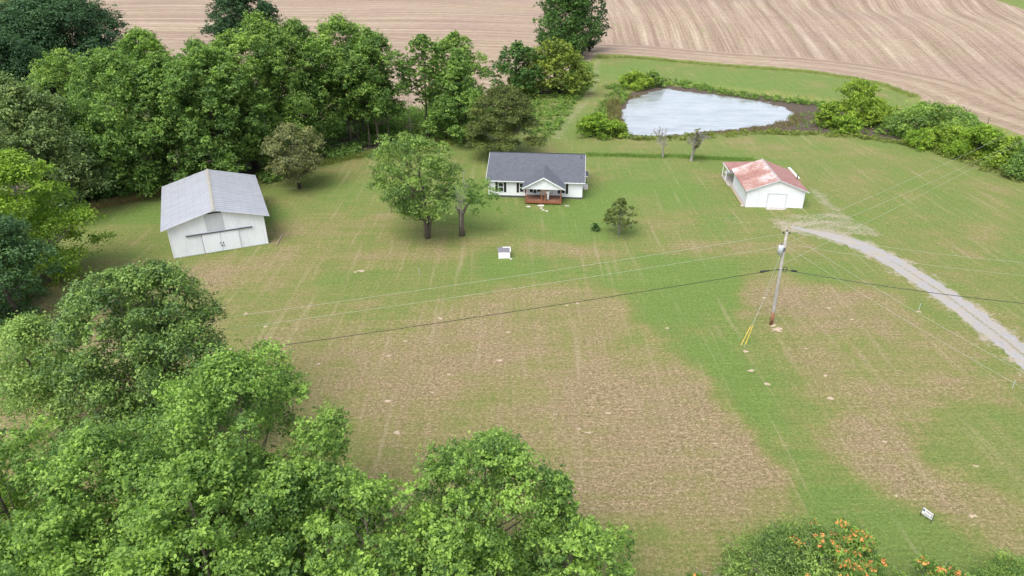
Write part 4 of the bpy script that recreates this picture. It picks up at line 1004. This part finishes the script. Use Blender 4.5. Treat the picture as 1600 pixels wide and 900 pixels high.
# ------------------------------------------------------------------ trees
F = 'broad green trees in the foreground'
fg = [(-15.3, 30.5, 17.6, 5.6, 'poplar', 'oval', 'tallest fresh green tree of the lower left foreground, pointed crown'),
      (-21.5, 27.5, 14.9, 5.4, 'poplar', 'oval', 'fresh green tree left of the tallest foreground tree'),
      (-27.5, 27.0, 14.6, 4.7, 'fresh', 'round', 'fresh green tree cut by the lower left edge of the picture'),
      (-15.5, 24.0, 15.2, 4.6, 'fresh', 'round', 'fresh green tree in front of the tallest foreground tree at the bottom edge'),
      (-11.5, 26.0, 13.8, 3.9, 'poplar', 'oval', 'fresh green tree on the right shoulder of the tallest foreground tree'),
      (-7.2, 24.6, 13.9, 3.5, 'fresh', 'round', 'lower green tree between the tall left tree and the bottom centre tree'),
      (-1.6, 28.0, 14.0, 4.3, 'poplar', 'oval', 'bright green tree at the bottom centre, two-topped crown'),
      (2.6, 27.6, 11.9, 1.7, 'poplar', 'column', 'narrow green tree right of the bottom centre tree'),
      (3.4, 25.4, 10.6, 3.3, 'fresh', 'round', 'rounded green tree at the right end of the foreground row'),
      (-3.2, 23.5, 12.2, 3.2, 'fresh', 'round', 'green tree in front of the bottom centre tree at the lower edge'),
      (-21.5, 22.6, 13.6, 4.4, 'fresh', 'round', 'green tree at the very bottom left, nearest to the viewer')]
for i, (x, y, H, R, ma, kd, lab) in enumerate(fg):
    tree('broadleaf_tree', (x, y, 0), H, R, M[ma], lab, 100 + i, kd, .18, leaf=.185, dens=.62, rc=.21, gap=.10, bark='bark', group=F, spray=.17, flat=1.05, trunk_r=.22, twigs=3)
tree_px('broadleaf_tree', 228, 703, 424, 118, M['darkshiny'], 'dark glossy leaved tree rising behind the foreground trees at the left', 214, kind='round', cb=.10, leaf=.2, dens=.62, rc=.2, fill=1.35, forks=2, bark='bark', twigs=2, trunk_r=.24, flat=1.0, spray=.18, wide=1.02)
tree_px('broadleaf_tree', 62, 692, 497, 78, M['palegreen'], 'pale green open tree left of the dark glossy tree, crooked trunk showing', 202, kind='dome', cb=.30, leaf=.2, dens=.45, rc=.28, bark='darkbark', forks=2, twigs=2)
tree_px('broadleaf_tree', 26, 440, 232, 76, M['yellow'], 'bright yellow green tree at the left edge with bare twigs on top', 203, kind='dome', cb=.03, leaf=.30, dens=.55, rc=.26, bark='palebark', flat=.5)
tree_px('broadleaf_tree', -14, 508, 318, 66, M['blue'], 'dark blue green tree at the left edge below the yellow green tree', 204, kind='dome', cb=.04, leaf=.28, dens=.7, rc=.26, bark='darkbark')
yb = at(30, 430); dead_tree('dead_tree', yb, hat(205, yb.y), 3.2, 'bare whitish dead treetop sticking out above the yellow green tree', 31, trunk_r=.2, levels=4, fork=.55)
tree_px('maple_tree', 668, 372, 207, 68, M['maple'], 'large leafy maple on the lawn left of the house', 205, crownx=False, kind='round', cb=.22, leaf=.24, dens=.50, rc=.18, gap=.08, wide=.98, lean=(-.42, 0), forks=2, bark='bark', trunk_r=.40, twigs=2)
# half dead tree
hb = at(722, 368)
hd = dead_tree('half_dead_tree', hb, 9.8, 2.2, 'broken half dead tree with a thick trunk between maple and house', 12, 'deadwood', 5, .22, .42, rmin=.028)
hmb = MB().tube([(0, 0, -.2), (-.02, 0, 1.5), (.0, 0, 3.2), (-.15, 0, 3.9)], [.46, .34, .34, .2], 10); hmb.tube([(0, 0, 2.8), (.7, 0, 4.3), (1.9, .1, 5.4)], [.26, .16, .08], 7); hmb.tube([(0, 0, 2.9), (-.7, .1, 4.2)], [.2, .1], 7)
hmb.build('stump', M['bark'], hd, True)
rsx = np.random.RandomState(8); C = np.stack([rsx.normal(2.7, 1.0, 26), rsx.normal(0, .8, 26), rsx.normal(5.3, 1.0, 26)], -1); C[:3] = [[1.4, 0, 7.8], [1.2, 0, 7.2], [1.6, .2, 6.8]]
P_, N_, T_ = clump_leaves(C, np.full(26, .62), .5, .22, rsx); leaves_mesh('crown', P_, N_, .22, T_, M['green'], hd, rs=rsx)
tree_px('apple_tree', 468, 294, 193, 47, M['olive'], 'olive grey old fruit tree on the grass right of the barn', 206, crownx=False, kind='round', cb=.17, leaf=.24, dens=.5, rc=.22, wide=1.0, bark='darkbark', trunk_r=.28, twigs=2, forks=2)
tree_px('small_tree', 967, 367, 311, 29, M['olive2'], 'small leafy tree standing alone on the lawn right of the house', 207, crownx=False, kind='dome', cb=.25, leaf=.2, dens=.36, rc=.2, wide=.95, bark='palebark', gap=.25, trunk_r=.13, twigs=2)
tree_px('shrub', 929, 360, 348, 6, M['deep'], 'tiny dark shrub left of the small lawn tree', 208, crownx=False, kind='dome', cb=.05, leaf=.12, dens=.7, rc=.4, cat='shrub', bark='darkbark')
# cedar behind the house
tree_px('cedar_tree', 789, 245, 131, 54, M['cedar'], 'wide dark cedar directly behind the left end of the house', 209, crownx=False, kind='dome', cb=.15, leaf=.26, dens=1.1, rc=.2, bark='palebark', flat=.5, aspect=.45, twigs=2, wide=1.05)
b_ = at(1036, 246); dead_tree('dead_tree', b_, 6.1, 2.6, 'slender bare dead tree at the pond side of the lawn, left of the greyer one', 21, 'deadwood', 5, .24, .42, rmin=.03)
b_ = at(1080, 251); dead_tree('dead_tree', b_, 6.0, 3.0, 'grey bushy nearly dead tree with a few green leaves near the pond', 24, 'deadwood', 5, .30, .26, foliage='olive', frac=.03, leaf=.2, kids=4, rmin=.032)

WG = 'trees of the wood behind the barn'
wood_list = [
 # bx, by, top, half, mat, kind, cb, label
 (72, 150, -14, 98, 'oak', 'dome', .1, 'huge dark oak at the upper left corner beside the stubble field'),
 (-5, 185, 45, 62, 'oak', 'dome', .1, 'dark oak at the left edge below the huge corner oak'),
 (30, 335, 122, 72, 'greygreen', 'dome', .1, 'domed grey green tree at the left edge of the wood'),
 (112, 235, 80, 48, 'midgreen', 'oval', .1, 'light green tree behind the domed grey green one'),
 (180, 300, 80, 58, 'green', 'oval', .04, 'tall full green tree at the left front of the wood'),
 (226, 175, 47, 38, 'fresh', 'dome', .1, 'bright rounded treetop at the back of the wood'),
 (262, 292, 86, 50, 'green', 'oval', .04, 'green tree behind the left end of the barn roof'),
 (322, 285, 66, 56, 'green', 'oval', .04, 'broad green tree behind the middle of the barn roof'),
 (372, 262, 52, 44, 'midgreen', 'oval', .06, 'mid green tree behind the right end of the barn roof'),
 (412, 250, 28, 60, 'midgreen', 'oval', .06, 'tallest green tree of the wood, above the fruit tree'),
 (468, 236, 34, 50, 'green', 'oval', .10, 'dense green tree right of the tallest tree of the wood'),
 (535, 226, 27, 50, 'midgreen', 'oval', .22, 'tall green tree with a bare pale trunk right of the fruit tree'),
 (580, 228, 46, 40, 'green', 'oval', .26, 'green tree at the right end of the wood with dark bare trunks'),
 (663, 217, 53, 22, 'green', 'oval', .36, 'slim tall tree standing free right of the wood'),
 (712, 200, 50, 34, 'midgreen', 'oval', .12, 'light green treetop behind the conical green tree'),
 (716, 222, 78, 40, 'green', 'cone', .04, 'conical green tree right of the slim free tree'),
 (372, 72, -22, 40, 'oak', 'dome', .1, 'dark round tree poking above the wood in front of the far field'),
 (884, 90, -40, 37, 'deep', 'column', .0, 'tall ivy covered tree at the corner of the field track'),
 (925, 80, -40, 19, 'oak', 'column', .05, 'darker tree right of the tall ivy covered one'),
 (808, 150, 68, 30, 'deep', 'oval', .03, 'dark pointed tree in the hedge left of the field track'),
 (868, 145, 64, 44, 'olivegreen', 'dome', .03, 'yellow topped bushy tree in the hedge beside the field track'),
 (560, 215, 60, 36, 'green', 'oval', .2, 'dark tree between the two tall ones at the right end of the wood'),
 (330, 235, 75, 42, 'midgreen', 'oval', .05, 'mid green tree in the second row behind the barn'),
 (130, 300, 190, 60, 'deep', 'dome', .02, 'low dark tree under the wood edge left of the barn'),
 (696, 195, 108, 20, 'greygreen', 'oval', .1, 'thin grey green tree between the slim and the conical tree'),
]
lm('olivegreen', (0.150, 0.200, 0.038), .55, .3)
for i, (bx, by, tp, hf, ma, kd, cb_, lab) in enumerate(wood_list):
    b_ = at(bx, by); far = b_.y
    tree_px('broadleaf_tree', bx, by, tp, hf, M[ma], lab, 300 + i, kind=kd, cb=cb_, leaf=(.34 if far < 160 else .48), dens=.70 if far < 160 else .6, rc=.21 if ma != 'oak' else .19, bark='bark' if cb_ > .15 else 'darkbark',
            group=WG if bx < 620 else None, trunk_r=.26 if far < 160 else .4, flat=1.1, spray=.16, wide=1.3, fill=1.7 if bx in (884, 925, 372, 80, 72) else 1.1)
# extra bare trunks of the wood edge are slim young trees with high thin crowns
for i, (px, py, tp) in enumerate(((570, 230, 110), (553, 226, 100), (602, 224, 120), (388, 262, 140), (215, 305, 190), (122, 318, 200), (496, 236, 120))):
    tree_px('slim_tree', px, py, tp, 14, M['green'], ['slim trunk nearest the tall tree at the right end of the wood', 'slim trunk just left of the nearest one at the right end of the wood', 'rightmost slim trunk of the wood edge', 'slim trunk right of the barn roof behind the fruit tree', 'slim trunk left of the barn at the wood edge', 'slim trunk in the deep shade at the left wood edge', 'slim trunk above the broad leaved thicket'][i],
            400 + i, kind='oval', cb=.45, leaf=.34, dens=.5, rc=.4, group='slim trees along the wood edge', trunk_r=.17, nclump=22)
b_ = at(112, 262); dead_tree('dead_tree', b_, hat(165, b_.y), 3.4, 'pale dead branches in the wood beside the grey green dome', 41, 'deadwood', 5, .15, .6)
b_ = at(640, 222); dead_tree('dead_tree', b_, hat(95, b_.y), 3.0, 'thin bare tree in the gap between the wood and the slim tree', 42, 'palebark', 5, .12, .55)

# shrubs round the pond
SG = 'willow shrubs round the pond'
for i, (px, py, tp, hf, ma, lab) in enumerate((
    (1342, 192, 124, 34, 'willow', 'tallest yellow green willow at the right end of the pond'),
    (1300, 196, 158, 20, 'willow', 'low willow bush at the left foot of the tallest willow'),
    (1372, 190, 152, 26, 'willow', 'willow bush at the right side of the tallest willow'),
    (1327, 210, 180, 21, 'yellow', 'round bright bush in front of the tallest willow'),
    (1462, 212, 158, 46, 'midgreen', 'broad green bush beside the field edge at the right'),
    (1505, 205, 176, 30, 'green', 'low green bush right of the broad one along the field'),
    (1450, 228, 200, 28, 'yellow', 'yellow green bush at the left end of the right hand thicket'),
    (1492, 236, 198, 34, 'willow', 'second yellow green bush of the right hand thicket'),
    (1535, 246, 196, 36, 'yellow', 'tallest yellow green bush of the right hand thicket'),
    (1580, 258, 212, 34, 'willow', 'yellow green bush of the right hand thicket near the picture edge'),
    (1625, 275, 222, 36, 'green', 'green bush cut by the right picture edge'),
    (992, 136, 111, 22, 'willow', 'yellow green bush at the far left bank of the pond'),
    (1020, 133, 110, 15, 'midgreen', 'darker bush beside the yellow green one on the far pond bank'),
    (932, 212, 176, 26, 'yellow', 'bright bush at the near left corner of the pond by the track'),
    (962, 212, 188, 18, 'willow', 'low bush between the bright bush and the pond water'))):
    tree_px('willow_shrub' if ma in ('willow', 'yellow') else 'shrub', px, py, tp, hf, M[ma], lab, 500 + i, kind='dome', cb=.0, leaf=.34, dens=.65, rc=.27, cat='shrub', group=SG, bark='darkbark', trunk_r=.12, limbs=True)

# bottom right vine bush with orange flowers
def vine(x, y, H, R, seed, lab, ma='green', ry=.7, flowers=26, side=1, greyin=True):
    rs = np.random.RandomState(seed); root = thing('trumpet_vine', (x, y, 0), 0, lab, 'vine bush', 'vine bushes with orange flowers')
    n = 70; a = rs.rand(n) * 6.283; el = rs.rand(n) ** .7 * 1.45
    C = np.stack([R * np.cos(a) * np.cos(el) * .85, R * ry * np.sin(a) * np.cos(el) * .85, .3 + (H - .9) * np.sin(el) * (1 + .12 * rs.normal(size=n))], -1); r = R * .17 * (.7 + .6 * rs.rand(n))
    P, Nn, T = clump_leaves(C, r, .6, .17, rs); leaves_mesh('foliage', P, Nn, .17, T, M[ma], root, rs=rs, aspect=.4)
    mb = MB()
    for c in C[:40]:
        m_ = Vector(c) * .5; mb.tube([(0, 0, 0), m_, Vector(c) * 1.02], [.09, .06, .02], 5, False)
    for c in C[:60]:
        for _ in range(5): e = Vector(c) + Vector(rs.normal(size=3)) * .5; mb.tube([Vector(c) * .9, e], [.02, .008], 3, False)
    mb.build('stems', M['palebark'], root)
    # flowers sit on the outside top clumps
    sc = C[:, 2] / H + side * C[:, 0] / R * .5 + rs.rand(n) * .35
    idx = np.argsort(-sc)[:flowers]; FC = []
    for i in idx:
        d = C[i] / np.linalg.norm(C[i] + 1e-6)
        for _ in range(4): FC.append(C[i] + nrm(d + np.array([0, -.3, .7]) + rs.normal(size=3) * .6) * r[i] * 1.1)
    FC = np.array(FC); P, Nn, T = clump_leaves(FC, np.full(len(FC), .15), .55, .11, rs); leaves_mesh('flowers', P, Nn, .11, T, M['orange'], root, rs=rs)
    P, Nn, T = clump_leaves(FC - [0, 0, .12], np.full(len(FC), .36), .35, .17, rs); leaves_mesh('leafy_tips', P, Nn, .17, T, M['fresh'], root, rs=rs, aspect=.4)
    return root
vine(17.3, 28.0, 5.6, 5.2, 601, 'wide grey green vine bush with orange flowers on its right shoulder', 'maple', .8, 16, 1)
vine(21.0, 29.8, 4.6, 2.8, 604, 'flowering green bush growing on the right flank of the wide vine bush', 'fresh', .8, 34, 0)
vine(26.2, 28.3, 3.4, 2.9, 602, 'smaller vine bush topped with orange flowers at the bottom right', 'fresh', .8, 22, 0)
vine(11.4, 28.4, 2.9, .9, 603, 'tiny orange flowered vine at the bottom edge left of the wide vine bush', 'fresh', .8, 18, 0)
tree('cedar_shrub', (32.2, 29.2, 0), 3.4, 2.4, M['midgreen'], 'bright feathery evergreen shrub in the bottom right corner', 610, 'dome', .02, leaf=.14, dens=.6, rc=.3, cat='shrub', aspect=.3, bark='darkbark')
tree('cedar_shrub', (28.9, 29.6, 0), 1.5, 1.0, M['palegreen'], 'low pale shrub left of the feathery evergreen in the bottom right corner', 611, 'dome', .02, leaf=.13, dens=.5, rc=.3, cat='shrub', bark='darkbark')

# ------------------------------------------------------------------ weeds, reeds, undergrowth (uncountable)
def pxl(l): return [atz(*p) for p in l]
rsw = np.random.RandomState(77)
def und(name, pts, r, ma, leaf, dens, seed, lab):
    n = len(pts); rr = r * (.6 + .8 * rsw.rand(n)); return mounds(name, pts, rr * .7, rr, M[ma], leaf, dens, seed, lab)
und('undergrowth', scatter_poly(pxl([(90,330),(200,312),(258,296),(250,280),(120,300),(40,350)]), 60, 1), .9, 'deep', .3, .6, 1, 'dark undergrowth under the wood left of the barn')
und('undergrowth', scatter_poly(pxl([(408,268),(420,290),(505,250),(560,245),(575,228),(520,228),(430,250)]), 90, 2), .9, 'green', .4, .6, 2, 'broad leaved thicket at the wood edge right of the fruit tree')
und('undergrowth', scatter_poly(pxl([(590,228),(640,222),(760,215),(750,200),(640,205),(560,220)]), 90, 3), .9, 'weed', .3, .6, 3, 'weeds at the foot of the free standing trees')
und('undergrowth', scatter_poly(pxl([(-60,520),(20,520),(45,480),(90,440),(120,420),(60,400),(-60,440)]), 60, 4), .9, 'deep', .28, .6, 4, 'dark undergrowth at the left edge under the yellow green tree')
und('undergrowth', scatter_poly(pxl([(500,222),(560,214),(640,208),(760,198),(770,178),(640,180),(520,190),(480,205)]), 130, 18), 1.7, 'green', .36, .6, 18, 'thick green undergrowth behind the bare trunks at the right end of the wood')
und('weeds', scatter_poly(pxl([(812,205),(850,218),(870,208),(895,170),(922,135),(925,100),(905,95),(860,140),(815,165)]), 420, 5), .62, 'weed', .3, .5, 5, 'tall green weeds between the hedge and the field track')
und('weeds', scatter_poly(pxl([(900,205),(915,215),(990,216),(985,205),(968,190),(968,165),(985,145),(960,140),(940,160),(925,180)]), 200, 6), .55, 'weed', .28, .5, 6, 'green weeds on the left bank of the pond')
und('weeds', scatter_line(pxl([(960,140),(1000,128),(1060,128),(1120,140),(1180,148),(1240,154),(1300,163),(1330,170)]), 4.5, 330, 7), .6, 'weed', .28, .45, 7, 'green weeds along the far bank of the pond')
und('weeds', scatter_line(pxl([(985,216),(1050,216),(1130,210),(1200,205),(1290,210),(1360,216),(1430,226),(1480,240),(1540,262),(1600,284),(1680,315)]), 4.0, 420, 8), .5, 'weedyellow', .28, .45, 8, 'yellowish weeds along the near bank of the pond')
und('weeds', scatter_line(pxl([(1370,200),(1420,205),(1440,215),(1500,225),(1600,262)]), 8, 200, 9), .6, 'weed', .3, .5, 9, 'green weeds among the right hand thicket')
blades('tall_grass', scatter_line(pxl([(915,242),(960,243),(1010,245),(1050,244),(1100,247),(1150,250),(1178,250)]), 1.5, 900, 10), .38, .06, M['weed'], 10, 'unmown strip of tall green grass behind the house and shed', per=8)
blades('tall_grass', scatter_line(pxl([(480,262),(540,250),(600,238),(640,230),(740,222)]), 1.6, 600, 11), .8, .05, M['weedyellow'], 11, 'tall yellowish grass along the wood edge', per=7)
blades('tall_grass', scatter_line(pxl([(118,330),(180,318),(256,300)]), 1.6, 400, 12), .8, .05, M['drygrass'], 12, 'dry tall grass along the wood edge left of the barn', per=7)
blades('tall_grass', scatter_line(pxl([(935,90),(985,90),(1060,97),(1150,105),(1230,110),(1290,116),(1340,124),(1390,137),(1430,152)]), 2.5, 700, 13), .7, .07, M['weedyellow'], 13, 'uneven grass fringe along the stubble field', per=6)
blades('reeds', scatter_poly(pxl([(1195,165),(1245,172),(1262,185),(1230,197),(1150,205),(1090,210),(1130,202),(1205,191),(1225,181)]), 260, 14), .6, .08, M['reed'], 14, 'brown reeds standing in the shallow right end of the pond', per=6, spread=.4)
blades('reeds', scatter_line(pxl([(985,150),(1040,139),(1100,146),(1170,155),(1215,163)]), 1.6, 260, 15), .8, .08, M['reed'], 15, 'brown reeds along the far waterline of the pond', per=6)
blades('reeds', scatter_poly(pxl([(945,160),(968,150),(972,200),(950,195)]), 260, 16), 1.2, .07, M['reed'], 16, 'dry reeds on the left bank of the pond', per=8)
und('mud_weeds', scatter_poly(pxl([(1230,175),(1300,168),(1330,190),(1400,215),(1330,210),(1250,202)]), 170, 17), .3, 'weed', .2, .35, 17, 'green tufts on the mud at the right end of the pond')
